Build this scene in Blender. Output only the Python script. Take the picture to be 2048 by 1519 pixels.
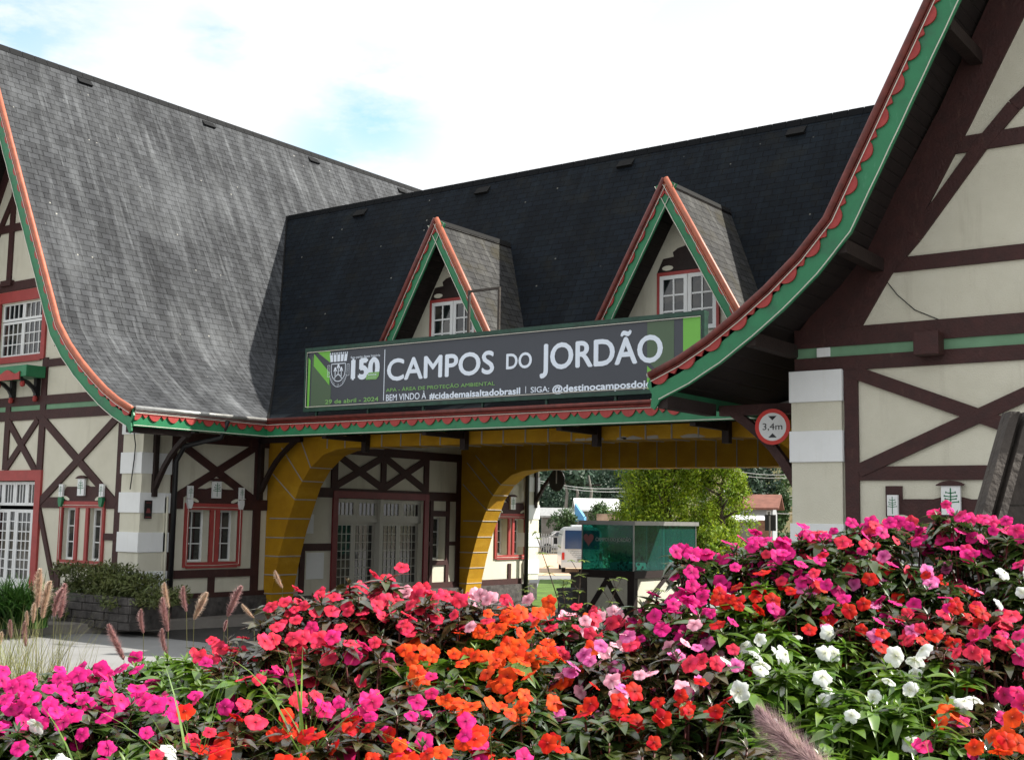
import bpy, math, random
from math import sin, cos, pi, radians, atan2, sqrt
from mathutils import Vector, Matrix, noise
random.seed(7)
for o in list(bpy.data.objects): bpy.data.objects.remove(o)
SC = bpy.context.scene
COL = SC.collection

# ------------------------------------------------------------ camera
F, YAW, PIT, ROL, EYE = 2445.47, .6337, .1127, .0168, 2.1
fw = Vector((-sin(YAW)*cos(PIT), cos(YAW)*cos(PIT), sin(PIT)))
_r0 = Vector((cos(YAW), sin(YAW), 0)); _u0 = _r0.cross(fw)
rt = cos(ROL)*_r0 + sin(ROL)*_u0
up = -sin(ROL)*_r0 + cos(ROL)*_u0
EYEP = Vector((0, 0, EYE))
cam = bpy.data.cameras.new('camera'); co = bpy.data.objects.new('camera', cam); COL.objects.link(co)
cam.lens = 36*F/2048; cam.sensor_width = 36; cam.clip_end = 3000; cam.clip_start = .1
M = Matrix.Identity(4)
for i in range(3):
    M[i][0] = rt[i]; M[i][1] = up[i]; M[i][2] = -fw[i]; M[i][3] = EYEP[i]
co.matrix_world = M
SC.camera = co
def ray(x, y): return fw + rt*((x-1024)/F) - up*((y-759.5)/F)
def PX(x, y, v): d = ray(x, y); return EYEP + d*(v/d.x)
def PY(x, y, v): d = ray(x, y); return EYEP + d*(v/d.y)
def PZ(x, y, v): d = ray(x, y); return EYEP + d*((v-EYE)/d.z)
def PD(x, y, v): return EYEP + ray(x, y)*v

# ------------------------------------------------------------ light
SUN = Vector((.84, .72, 1.0)).normalized()
sun = bpy.data.lights.new('sun', 'SUN'); so = bpy.data.objects.new('sun', sun); COL.objects.link(so)
sun.energy = 4.8; sun.angle = radians(.5); sun.color = (1, .95, .86)
so.rotation_euler = (-SUN).to_track_quat('-Z', 'Y').to_euler()
W = bpy.data.worlds.new('World'); SC.world = W; W.use_nodes = True
nt = W.node_tree; nt.nodes.clear()
def N(t, nt_=None, **k):
    n = (nt_ or nt).nodes.new(t)
    for a, b in k.items(): setattr(n, a, b)
    return n
sky = N('ShaderNodeTexSky', sky_type='NISHITA', sun_disc=False)
sky.sun_elevation = math.asin(SUN.z); sky.sun_rotation = atan2(SUN.x, SUN.y)
def L(a, b, t=None): (t or nt).links.new(a, b)
tc = N('ShaderNodeTexCoord')
n1 = N('ShaderNodeTexNoise'); n1.inputs['Scale'].default_value = 7; n1.inputs['Detail'].default_value = 8; n1.inputs['Roughness'].default_value = .6
mp = N('ShaderNodeMapping'); mp.inputs['Scale'].default_value = (1, 1, 2.6)
L(tc.outputs['Generated'], mp.inputs['Vector']); L(mp.outputs[0], n1.inputs['Vector'])
acc = None
for (px, py, rad, amp) in ((745, 225, .085, 1.0), (660, 300, .07, .8), (440, 75, .05, .75), (30, 20, .12, .9), (-300, -200, .3, .8), (1300, -500, .3, .7)):
    d = ray(px, py).normalized()
    vs = N('ShaderNodeVectorMath', operation='DISTANCE'); L(tc.outputs['Generated'], vs.inputs[0]); vs.inputs[1].default_value = d
    mr = N('ShaderNodeMapRange'); mr.interpolation_type = 'SMOOTHSTEP'
    mr.inputs['From Min'].default_value = 0; mr.inputs['From Max'].default_value = rad
    mr.inputs['To Min'].default_value = amp; mr.inputs['To Max'].default_value = 0
    L(vs.outputs['Value'], mr.inputs['Value'])
    if acc is None: acc = mr.outputs[0]
    else:
        mx = N('ShaderNodeMath', operation='MAXIMUM'); L(acc, mx.inputs[0]); L(mr.outputs[0], mx.inputs[1]); acc = mx.outputs[0]
nm = N('ShaderNodeMapRange'); nm.inputs['From Min'].default_value = .42; nm.inputs['From Max'].default_value = .60
L(n1.outputs['Fac'], nm.inputs['Value'])
ml = N('ShaderNodeMath', operation='MULTIPLY'); L(acc, ml.inputs[0]); L(nm.outputs[0], ml.inputs[1])
cl = N('ShaderNodeMath', operation='MULTIPLY'); cl.use_clamp = True; L(ml.outputs[0], cl.inputs[0]); cl.inputs[1].default_value = .82
bg1 = N('ShaderNodeBackground'); bg1.inputs['Strength'].default_value = .15; tint = N('ShaderNodeMix', data_type='RGBA', blend_type='MULTIPLY'); tint.inputs['Factor'].default_value = 1; tint.inputs['B'].default_value = (.95, 1.2, 1.08, 1); L(sky.outputs[0], tint.inputs['A']); L(tint.outputs['Result'], bg1.inputs['Color'])
bg2 = N('ShaderNodeBackground'); bg2.inputs['Color'].default_value = (.96, .98, 1, 1); bg2.inputs['Strength'].default_value = .64
ms = N('ShaderNodeMixShader'); L(cl.outputs[0], ms.inputs[0]); L(bg2.outputs[0], ms.inputs[1]); L(bg1.outputs[0], ms.inputs[2])
wo = N('ShaderNodeOutputWorld'); L(ms.outputs[0], wo.inputs[0])
SC.view_settings.view_transform = 'Standard'; SC.view_settings.look = 'None'
SC.view_settings.exposure = .85; SC.view_settings.gamma = 1
SC.render.engine = 'CYCLES'
SC.cycles.max_bounces = 8; SC.cycles.transparent_max_bounces = 12

# ------------------------------------------------------------ materials
MATS = {}
def mat(name, c, rough=.7, var=.12, vscale=3., bump=0., bscale=40., spec=.4, c2=None, translucent=0., island=0., coat=0, metallic=0):
    m = bpy.data.materials.new(name); m.use_nodes = True; t = m.node_tree; MATS[name] = m
    b = t.nodes['Principled BSDF']; b.inputs['Roughness'].default_value = rough
    b.inputs['Specular IOR Level'].default_value = spec; b.inputs['Metallic'].default_value = metallic
    if coat: b.inputs['Coat Weight'].default_value = coat; b.inputs['Coat Roughness'].default_value = .08
    g = N('ShaderNodeNewGeometry', t)
    n = N('ShaderNodeTexNoise', t); n.inputs['Scale'].default_value = vscale; n.inputs['Detail'].default_value = 6; n.inputs['Roughness'].default_value = .65
    L(g.outputs['Position'], n.inputs['Vector'], t)
    mr = N('ShaderNodeMapRange', t); mr.inputs['From Min'].default_value = .3; mr.inputs['From Max'].default_value = .7
    L(n.outputs['Fac'], mr.inputs['Value'], t)
    mix = N('ShaderNodeMix', t, data_type='RGBA')
    ca = c; cb = c2 if c2 else tuple(x*(1-var*2) for x in c)
    mix.inputs['A'].default_value = (*ca, 1); mix.inputs['B'].default_value = (*cb, 1)
    L(mr.outputs[0], mix.inputs['Factor'], t)
    out = mix.outputs['Result']
    if island:
        oi = N('ShaderNodeObjectInfo', t)
        ad = N('ShaderNodeMath', t, operation='ADD'); L(g.outputs['Random Per Island'], ad.inputs[0], t); L(oi.outputs['Random'], ad.inputs[1], t)
        mm = N('ShaderNodeMath', t, operation='FRACT'); L(ad.outputs[0], mm.inputs[0], t)
        m2 = N('ShaderNodeMapRange', t); m2.inputs['To Min'].default_value = 1-island; m2.inputs['To Max'].default_value = 1+island
        L(mm.outputs[0], m2.inputs['Value'], t)
        h = N('ShaderNodeHueSaturation', t); L(m2.outputs[0], h.inputs['Value'], t); L(out, h.inputs['Color'], t)
        m3 = N('ShaderNodeMapRange', t); m3.inputs['To Min'].default_value = .5-island*.045; m3.inputs['To Max'].default_value = .5+island*.03
        L(g.outputs['Random Per Island'], m3.inputs['Value'], t); L(m3.outputs[0], h.inputs['Hue'], t)
        out = h.outputs[0]
    L(out, b.inputs['Base Color'], t)
    if bump:
        nb = N('ShaderNodeTexNoise', t); nb.inputs['Scale'].default_value = bscale; nb.inputs['Detail'].default_value = 4
        L(g.outputs['Position'], nb.inputs['Vector'], t)
        bp = N('ShaderNodeBump', t); bp.inputs['Strength'].default_value = bump; bp.inputs['Distance'].default_value = .02
        L(nb.outputs['Fac'], bp.inputs['Height'], t); L(bp.outputs[0], b.inputs['Normal'], t)
    if translucent:
        tr = N('ShaderNodeBsdfTranslucent', t); L(out, tr.inputs['Color'], t)
        mx = N('ShaderNodeMixShader', t); mx.inputs[0].default_value = translucent
        L(b.outputs[0], mx.inputs[1], t); L(tr.outputs[0], mx.inputs[2], t); L(mx.outputs[0], t.nodes['Material Output'].inputs['Surface'], t)
    return m
plaster = mat('cream_plaster', (.67, .65, .54), .85, .07, 1.1, .5, 70, .2, c2=(.58, .56, .455))
whitep = mat('white_paint', (.78, .80, .80), .6, .04, 2, .1, 50)
timber = mat('brown_timber', (.062, .023, .021), .6, .12, 7, .5, 40, .3, c2=(.040, .018, .017))
darkt = mat('dark_timber', (.030, .018, .016), .65, .25, 4, .3, 25, .3)
redf = mat('red_paint', (.38, .055, .05), .5, .12, 6, .1)
redtrim = mat('red_trim_paint', (.40, .048, .042), .55, .12, 9, .2, c2=(.28, .030, .028))
green = mat('green_paint', (.022, .20, .085), .45, .12, 3, .1)
greenband = mat('pale_green_paint', (.17, .33, .20), .7, .12, 3, .1)
capm = mat('red_brown_gutter', (.17, .030, .022), .42, .3, 9, .1, 30, .4)
capor = mat('sunlit_orange_capping', (.50, .15, .085), .45, .2, 6, .1)  # sun glint put into the capping colour of the sun-facing rakes
yellow = mat('yellow_render', (.52, .285, .012), .8, .15, 1.5, .6, 45, .2, c2=(.38, .19, .012))
grout = mat('grey_band', (.40, .37, .33), .8, .1, 5)
glass = mat('dark_glass', (.018, .022, .024), .06, .3, 3, spec=.8)
stone = mat('dark_stone', (.11, .10, .095), .85, .4, 5, .8, 14)
concrete = mat('concrete', (.27, .25, .225), .9, .18, 1.2, .3, 30)
signbg = mat('sign_charcoal', (.055, .062, .078), .45, .03, 2)
signwhite = mat('sign_white', (.74, .82, .93), .45, .02, 2)
signgreen = mat('sign_green', (.17, .48, .07), .45, .03, 2)
signolive = mat('sign_olive', (.08, .13, .075), .45, .03, 2)
textgreen = mat('text_green', (.20, .42, .13), .45, .02, 2)
framegreen = mat('frame_green', (.02, .075, .05), .5, .3, 8)
blackm = mat('black_paint', (.012, .012, .014), .45, .1, 3)
soil = mat('soil', (.035, .022, .016), .95, .4, 6, .8, 20)
metal = mat('grey_metal', (.35, .35, .34), .4, .1, 5, metallic=.6)
zinc = mat('pale_zinc', (.55, .55, .53), .4, .2, 6, metallic=.5)
cream_dim = mat('dimmed_cream_paint', (.50, .49, .43), .6, .06, 3, .1, 50)  # creamier door paint, also darkened to put passage shade into the colour
red_dim = mat('dimmed_red_paint', (.20, .022, .028), .5, .12, 6, .1)  # frame red darkened: the dimness of the passage is in the colour
rope = mat('clear_rope_light', (.70, .68, .60), .3, .05, 5)
signred = mat('traffic_red', (.62, .03, .02), .4, .04, 3)
weathered = mat('weathered_wood', (.075, .062, .052), .8, .35, 3, .8, 18, c2=(.025, .02, .018))

def streaks(m, c, sc3, lo, hi, amt, det=6):
    t = m.node_tree; pb_ = t.nodes['Principled BSDF']; src = pb_.inputs['Base Color'].links[0].from_socket
    g = N('ShaderNodeNewGeometry', t); mp_ = N('ShaderNodeMapping', t); mp_.inputs['Scale'].default_value = sc3; L(g.outputs['Position'], mp_.inputs['Vector'], t)
    n = N('ShaderNodeTexNoise', t); n.inputs['Scale'].default_value = 1; n.inputs['Detail'].default_value = det; n.inputs['Roughness'].default_value = .65; L(mp_.outputs[0], n.inputs['Vector'], t)
    r = N('ShaderNodeMapRange', t); r.inputs['From Min'].default_value = lo; r.inputs['From Max'].default_value = hi; r.inputs['To Max'].default_value = amt; L(n.outputs['Fac'], r.inputs['Value'], t)
    x = N('ShaderNodeMix', t, data_type='RGBA'); L(r.outputs[0], x.inputs['Factor'], t); L(src, x.inputs['A'], t); x.inputs['B'].default_value = (*c, 1); L(x.outputs['Result'], pb_.inputs['Base Color'], t)
streaks(plaster, (.36, .33, .25), (3.5, 3.5, .45), .55, .80, .55)
streaks(plaster, (.70, .69, .60), (.6, .6, .5), .50, .75, .5)
streaks(whitep, (.55, .53, .47), (5, 5, .8), .56, .85, .5)
streaks(yellow, (.26, .15, .02), (2.5, 2.5, .7), .55, .78, .40)
streaks(yellow, (.62, .38, .04), (1.2, 1.2, 3.), .52, .72, .5)
streaks(timber, (.13, .07, .05), (9, 9, 2.5), .60, .78, .5)
streaks(green, (.03, .10, .06), (3, 3, 3), .55, .75, .6)
streaks(green, (.10, .30, .18), (14, 14, 5), .62, .78, .5)
streaks(redtrim, (.16, .05, .04), (10, 10, 6), .58, .75, .6)
streaks(glass, (.07, .065, .055), (1.3, 1.3, 1.6), .50, .58, .8, 3)
streaks(capor, (.30, .11, .07), (4, 4, 4), .52, .68, .7)
def roofmat(name, base, streak, lich, moss=0):
    m = bpy.data.materials.new(name); m.use_nodes = True; t = m.node_tree
    b = t.nodes['Principled BSDF']; b.inputs['Roughness'].default_value = .8; b.inputs['Specular IOR Level'].default_value = .15
    uv = N('ShaderNodeUVMap', t); uv.uv_map = 'UVMap'
    br = N('ShaderNodeTexBrick', t); br.inputs['Scale'].default_value = 1
    br.inputs['Brick Width'].default_value = .26; br.inputs['Row Height'].default_value = .145
    br.inputs['Mortar Size'].default_value = .009; br.inputs['Mortar Smooth'].default_value = .3; br.inputs['Bias'].default_value = -.1
    br.inputs['Color1'].default_value = (*[x*1.2 for x in base], 1); br.inputs['Color2'].default_value = (*[x*.72 for x in base], 1)
    br.inputs['Mortar'].default_value = (*[x*.25 for x in base], 1)
    L(uv.outputs[0], br.inputs['Vector'], t)
    col = br.outputs['Color']
    def layer(scale, lo, hi, c, det=7, amt=1., sx=1, sy=1, rgh=.6):
        nonlocal col
        mpn = N('ShaderNodeMapping', t); mpn.inputs['Scale'].default_value = (sx, sy, 1); L(uv.outputs[0], mpn.inputs['Vector'], t)
        n = N('ShaderNodeTexNoise', t); n.inputs['Scale'].default_value = scale; n.inputs['Detail'].default_value = det; n.inputs['Roughness'].default_value = rgh
        n.inputs['Distortion'].default_value = .25
        L(mpn.outputs[0], n.inputs['Vector'], t)
        r = N('ShaderNodeMapRange', t); r.inputs['From Min'].default_value = lo; r.inputs['From Max'].default_value = hi; r.inputs['To Max'].default_value = amt
        L(n.outputs['Fac'], r.inputs['Value'], t)
        x = N('ShaderNodeMix', t, data_type='RGBA', blend_type='MIX'); L(r.outputs[0], x.inputs['Factor'], t); L(col, x.inputs['A'], t)
        if c == 'mul':
            x.blend_type = 'MULTIPLY'; x.inputs['B'].default_value = (.42, .42, .44, 1)
        elif c == 'scr':
            x.blend_type = 'ADD'; x.inputs['B'].default_value = (*streak, 1)
        else: x.inputs['B'].default_value = (*c, 1)
        col = x.outputs['Result']
    layer(.7, .42, .70, 'mul', amt=.7, sx=1.1, sy=.4)
    layer(2.2, .47, .72, 'scr', amt=1., sx=1.7, sy=.22)
    layer(5., .56, .70, 'scr', amt=.9, sx=1.6, sy=.10, det=4)
    layer(.5, .5, .75, 'scr', amt=.6)
    if moss: layer(1.6, .52, .7, (.05, .042, .018), amt=moss)
    vo = N('ShaderNodeTexVoronoi', t); vo.inputs['Scale'].default_value = 2.6; vo.inputs['Randomness'].default_value = 1
    L(uv.outputs[0], vo.inputs['Vector'], t)
    r = N('ShaderNodeMapRange', t); r.inputs['From Min'].default_value = .03; r.inputs['From Max'].default_value = .06; r.inputs['To Min'].default_value = 1; r.inputs['To Max'].default_value = 0
    L(vo.outputs['Distance'], r.inputs['Value'], t)
    n = N('ShaderNodeTexNoise', t); n.inputs['Scale'].default_value = .6; L(uv.outputs[0], n.inputs['Vector'], t)
    r2 = N('ShaderNodeMapRange', t); r2.inputs['From Min'].default_value = .45; r2.inputs['From Max'].default_value = .55; L(n.outputs['Fac'], r2.inputs['Value'], t)
    mu = N('ShaderNodeMath', t, operation='MULTIPLY'); L(r.outputs[0], mu.inputs[0], t); L(r2.outputs[0], mu.inputs[1], t)
    x = N('ShaderNodeMix', t, data_type='RGBA'); L(mu.outputs[0], x.inputs['Factor'], t); L(col, x.inputs['A'], t); x.inputs['B'].default_value = (*lich, 1)
    L(x.outputs['Result'], b.inputs['Base Color'], t)
    bp = N('ShaderNodeBump', t); bp.inputs['Strength'].default_value = .8; bp.inputs['Distance'].default_value = .012
    iv = N('ShaderNodeMath', t, operation='SUBTRACT'); iv.inputs[0].default_value = 1; L(br.outputs['Fac'], iv.inputs[1], t)
    L(iv.outputs[0], bp.inputs['Height'], t); L(bp.outputs[0], b.inputs['Normal'], t)
    return m
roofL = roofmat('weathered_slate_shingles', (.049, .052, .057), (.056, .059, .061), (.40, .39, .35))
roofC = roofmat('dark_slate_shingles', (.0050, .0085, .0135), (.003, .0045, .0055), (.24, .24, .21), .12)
roofD = roofmat('mossy_slate_shingles', (.05, .05, .05), (.04, .04, .035), (.35, .34, .28), .5)

def plankmat(name, c, width=.1, axis='X'):
    m = mat(name, c, .7, .25, 6, 0)
    t = m.node_tree; b = t.nodes['Principled BSDF']
    g = N('ShaderNodeNewGeometry', t); w = N('ShaderNodeTexWave', t); w.bands_direction = axis
    w.inputs['Scale'].default_value = .314/width; w.inputs['Distortion'].default_value = 0
    L(g.outputs['Position'], w.inputs['Vector'], t)
    r = N('ShaderNodeMapRange', t); r.inputs['From Min'].default_value = 0; r.inputs['From Max'].default_value = .12; L(w.outputs['Fac'], r.inputs['Value'], t)
    bp = N('ShaderNodeBump', t); bp.inputs['Strength'].default_value = 1; bp.inputs['Distance'].default_value = .01
    L(r.outputs[0], bp.inputs['Height'], t); L(bp.outputs[0], b.inputs['Normal'], t)
    return m
soffm = plankmat('dark_soffit_boards', (.020, .013, .012), .12, 'Z')

# ------------------------------------------------------------ mesh helpers
def tag(o, label=None, cat=None, group=None, kind=None):
    if label: o['label'] = label
    if cat: o['category'] = cat
    if group: o['group'] = group
    if kind: o['kind'] = kind
    return o
def empty(name, loc=(0, 0, 0), rz=0, parent=None):
    o = bpy.data.objects.new(name, None); COL.objects.link(o); o.location = loc; o.rotation_euler = (0, 0, rz)
    o.empty_display_size = .1
    if parent: o.parent = parent
    return o
class MB:
    def __init__(s): s.v = []; s.f = []; s.uv = []; s.mi = []; s.hasuv = False; s.cur = 0; s.grp = []
    def pieces(s):      # one MB for every shape that was added
        gs = s.grp+[(len(s.v), len(s.f))]; out = []
        for (v0, f0), (v1, f1) in zip(gs, gs[1:]):
            m = MB(); m.v = s.v[v0:v1]; m.f = [tuple(k-v0 for k in f) for f in s.f[f0:f1]]; m.uv = s.uv[f0:f1]; m.mi = s.mi[f0:f1]; out.append(m)
        return out
    def face(s, pts, uv=None):
        s.grp.append((len(s.v), len(s.f))); i = len(s.v); s.v += [tuple(p) for p in pts]; s.f.append(tuple(range(i, i+len(pts))))
        s.uv.append(uv if uv else [(0, 0)]*len(pts)); s.hasuv |= bool(uv); s.mi.append(s.cur)
    def mesh(s, verts, faces):
        s.grp.append((len(s.v), len(s.f))); i = len(s.v); s.v += [tuple(p) for p in verts]
        for f in faces:
            s.f.append(tuple(i+k for k in f)); s.uv.append([(0, 0)]*len(f)); s.mi.append(s.cur)
    def box(s, a, b):
        (x0, y0, z0), (x1, y1, z1) = a, b
        x0, x1 = min(x0, x1), max(x0, x1); y0, y1 = min(y0, y1), max(y0, y1); z0, z1 = min(z0, z1), max(z0, z1)
        s.mesh([(x0,y0,z0),(x1,y0,z0),(x1,y1,z0),(x0,y1,z0),(x0,y0,z1),(x1,y0,z1),(x1,y1,z1),(x0,y1,z1)],
               [(0,3,2,1),(4,5,6,7),(0,1,5,4),(1,2,6,5),(2,3,7,6),(3,0,4,7)])
    def prism(s, pts, d):   # pts planar loop (3d), extruded by vector d
        d = Vector(d); n = len(pts); a = [Vector(p) for p in pts]; b = [p+d for p in a]
        s.mesh(a+b, [tuple(range(n))[::-1], tuple(range(n, 2*n))]+[(i, (i+1) % n, n+(i+1) % n, n+i) for i in range(n)])
    def slabY(s, poly, y0, y1): s.prism([(x, y0, z) for x, z in poly], (0, y1-y0, 0))
    def slabX(s, poly, x0, x1): s.prism([(x0, y, z) for y, z in poly], (x1-x0, 0, 0))
    def barY(s, p, q, w, y0, y1):
        p = Vector(p); q = Vector(q); d = (q-p).normalized(); n = Vector((-d.y, d.x))*w/2
        s.slabY([p-n, q-n, q+n, p+n], y0, y1)
    def barX(s, p, q, w, x0, x1):
        p = Vector(p); q = Vector(q); d = (q-p).normalized(); n = Vector((-d.y, d.x))*w/2
        s.slabX([p-n, q-n, q+n, p+n], x0, x1)
    def beam(s, p, q, w, h=None):  # rectangular bar in 3d
        p = Vector(p); q = Vector(q); d = (q-p).normalized(); u = Vector((0, 0, 1)) if abs(d.z) < .95 else Vector((0, 1, 0))
        a = d.cross(u).normalized(); b = a.cross(d); h = h or w
        r = [a*w/2+b*h/2, -a*w/2+b*h/2, -a*w/2-b*h/2, a*w/2-b*h/2]
        s.prism([p+k for k in r], q-p)
    def tube(s, pts, r, n=6, caps=True):
        pts = [Vector(p) for p in pts]; rs = r if isinstance(r, (list, tuple)) else [r]*len(pts)
        rings = []; prev = None
        for i, p in enumerate(pts):
            d = (pts[min(i+1, len(pts)-1)]-pts[max(i-1, 0)])
            if d.length < 1e-9: d = Vector((0, 0, 1))
            d.normalize()
            if prev is None:
                a = d.cross(Vector((0, 0, 1)) if abs(d.z) < .9 else Vector((1, 0, 0))).normalized()
            else: a = (prev-d*prev.dot(d)).normalized()
            prev = a; b = d.cross(a)
            rings.append([p+(a*cos(2*pi*k/n)+b*sin(2*pi*k/n))*rs[i] for k in range(n)])
        vs = [v for rr in rings for v in rr]; fs = []
        for i in range(len(pts)-1):
            for k in range(n): fs.append((i*n+k, i*n+(k+1) % n, (i+1)*n+(k+1) % n, (i+1)*n+k))
        if caps: fs += [tuple(range(n))[::-1], tuple(range((len(pts)-1)*n, len(pts)*n))]
        s.mesh(vs, fs)
    def lathe(s, prof, c, n=24, axis='Z'):
        vs = []; fs = []
        for r, h in prof:
            for k in range(n):
                a = 2*pi*k/n
                q = (r*cos(a), r*sin(a), h) if axis == 'Z' else (r*cos(a), h, r*sin(a)) if axis == 'Y' else (h, r*cos(a), r*sin(a))
                vs.append((c[0]+q[0], c[1]+q[1], c[2]+q[2]))
        for i in range(len(prof)-1):
            for k in range(n): fs.append((i*n+k, i*n+(k+1) % n, (i+1)*n+(k+1) % n, (i+1)*n+k))
        fs += [tuple(range(n)), tuple(range((len(prof)-1)*n, len(prof)*n))]
        s.mesh(vs, fs)
    def data(s, name, ms, smooth=False):
        me = bpy.data.meshes.new(name); me.from_pydata(s.v, [], s.f)
        if not isinstance(ms, (list, tuple)): ms = [ms]
        for m in ms: me.materials.append(m)
        if s.hasuv:
            l = me.uv_layers.new(name='UVMap'); k = 0
            for f in s.uv:
                for q in f: l.data[k].uv = q; k += 1
        if len(ms) > 1: me.polygons.foreach_set('material_index', s.mi)
        if smooth: me.polygons.foreach_set('use_smooth', [True]*len(me.polygons))
        me.update(); return me
    def build(s, name, ms, parent=None, smooth=False, bevel=0):
        o = bpy.data.objects.new(name, s.data(name, ms, smooth)); COL.objects.link(o)
        if parent: o.parent = parent
        if bevel:
            b = o.modifiers.new('bevel', 'BEVEL'); b.width = bevel; b.segments = 2; b.limit_method = 'ANGLE'
        return o
def inst(name, me, parent=None, loc=(0, 0, 0), rot=None, scale=1):
    o = bpy.data.objects.new(name, me); COL.objects.link(o)
    if parent: o.parent = parent
    o.location = loc
    if rot is not None: o.rotation_mode = 'QUATERNION'; o.rotation_quaternion = rot
    o.scale = (scale,)*3 if not isinstance(scale, tuple) else scale
    return o
def offset(pts, d):      # offset an open 2d polyline to its right by d
    out = []; n = len(pts); P = [Vector(p) for p in pts]
    nr = []
    for i in range(n-1):
        e = (P[i+1]-P[i]).normalized(); nr.append(Vector((e.y, -e.x)))
    for i in range(n):
        if i == 0: m = nr[0]; k = 1
        elif i == n-1: m = nr[-1]; k = 1
        else:
            m = (nr[i-1]+nr[i]).normalized(); k = 1/max(.3, m.dot(nr[i]))
        out.append(P[i]+m*d*k)
    return out
def resample(pts, step):
    P = [Vector(p) for p in pts]; out = [P[0]]; ss = [0]; acc = 0
    for i in range(len(P)-1):
        l = (P[i+1]-P[i]).length; k = max(1, round(l/step))
        for j in range(1, k+1): out.append(P[i].lerp(P[i+1], j/k)); ss.append(acc+l*j/k)
        acc += l
    return out, ss

_tc = {}
def text_raw(txt, bold):
    key = (txt, bold)
    if key in _tc: return _tc[key]
    cu = bpy.data.curves.new('t', 'FONT'); cu.body = txt
    cu.size = 1; cu.resolution_u = 4; cu.fill_mode = 'BOTH'
    cu.extrude = 0
    ob = bpy.data.objects.new('t', cu); COL.objects.link(ob)
    dg = bpy.context.evaluated_depsgraph_get(); dg.update()
    me = bpy.data.meshes.new_from_object(ob.evaluated_get(dg))
    vs = [v.co.copy() for v in me.vertices]; fs = [tuple(p.vertices) for p in me.polygons]
    bpy.data.objects.remove(ob); bpy.data.curves.remove(cu); bpy.data.meshes.remove(me)
    _tc[key] = (vs, fs); return _tc[key]
def text_fit(mb, txt, ref, x0, z0, x1, z1, fn, bold=.02):
    """writing fitted between x0..x1 with the height of `ref` spanning z0..z1; fn(x,z)->3d point"""
    vs, fs = text_raw(txt, bold); rv, _ = text_raw(ref, bold)
    a = min(v.x for v in vs); b = max(v.x for v in vs); c = min(v.y for v in rv); d = max(v.y for v in rv)
    sh = bold*(z1-z0)*1.1
    st_ = fn(0, 0); nr_ = (fn(1, 0)-st_).cross(fn(0, 1)-st_).normalized()*.0007
    if nr_.dot(EYEP-st_) < 0: nr_ = -nr_
    k = 0
    for dx, dz in (((0, 0),) if bold <= 0 else ((0, 0), (-1, 0), (1, 0), (0, -.8), (0, .8))):
        mb.mesh([fn(x0+sh+(v.x-a)/(b-a)*(x1-x0-2*sh)+dx*sh, z0+(v.y-c)/(d-c)*(z1-z0)+dz*sh)+nr_*k for v in vs], fs); k += 1

# ------------------------------------------------------------ dimensions of the gate building
YW, YB = 14.8, 13.46               # gable wall plane, bargeboard plane
XL, XR = -19.65, -6.31             # passage-side walls of the two pavilions
EL, ER = -18.25, -7.71             # their eave lines
YE = 16.65                         # front eave of the bridge roof
YC = 21.1                          # ridge of the bridge roof
PROF = [(0, 3.9), (.40, 4.07), (.80, 4.29), (1.2, 4.56), (1.6, 4.86), (2.0, 5.21), (2.37, 5.62), (3.4, 7.60), (4.45, 9.62), (5.67, 12.0)]
def pz(o):
    for (a, za), (b, zb) in zip(PROF, PROF[1:]):
        if o <= b: return za+(zb-za)*(o-a)/(b-a)
    return PROF[-1][1]
arc = [0]
for (a, za), (b, zb) in zip(PROF, PROF[1:]): arc.append(arc[-1]+sqrt((b-a)**2+(zb-za)**2))
GB = empty('gate_building', (-13, 21, 0))
tag(GB, 'half-timbered alpine gate building with steep slate roofs, green scalloped bargeboards and yellow drive-through arch', 'gate building')
GI = Matrix.Translation((13, -21, 0))
def parts(mb, name, m, parent=None, **k):
    for p in mb.pieces(): part(p, name, m, parent, **k)
def part(mb, name, m, parent=None, **k):
    o = mb.build(name, m, None, **k); o.parent = parent or GB
    if parent is None: o.matrix_parent_inverse = GI
    return o
def sub(name, parent=None):
    o = bpy.data.objects.new(name, None); COL.objects.link(o); o.parent = parent or GB
    if parent is None: o.matrix_parent_inverse = GI
    return o

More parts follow.
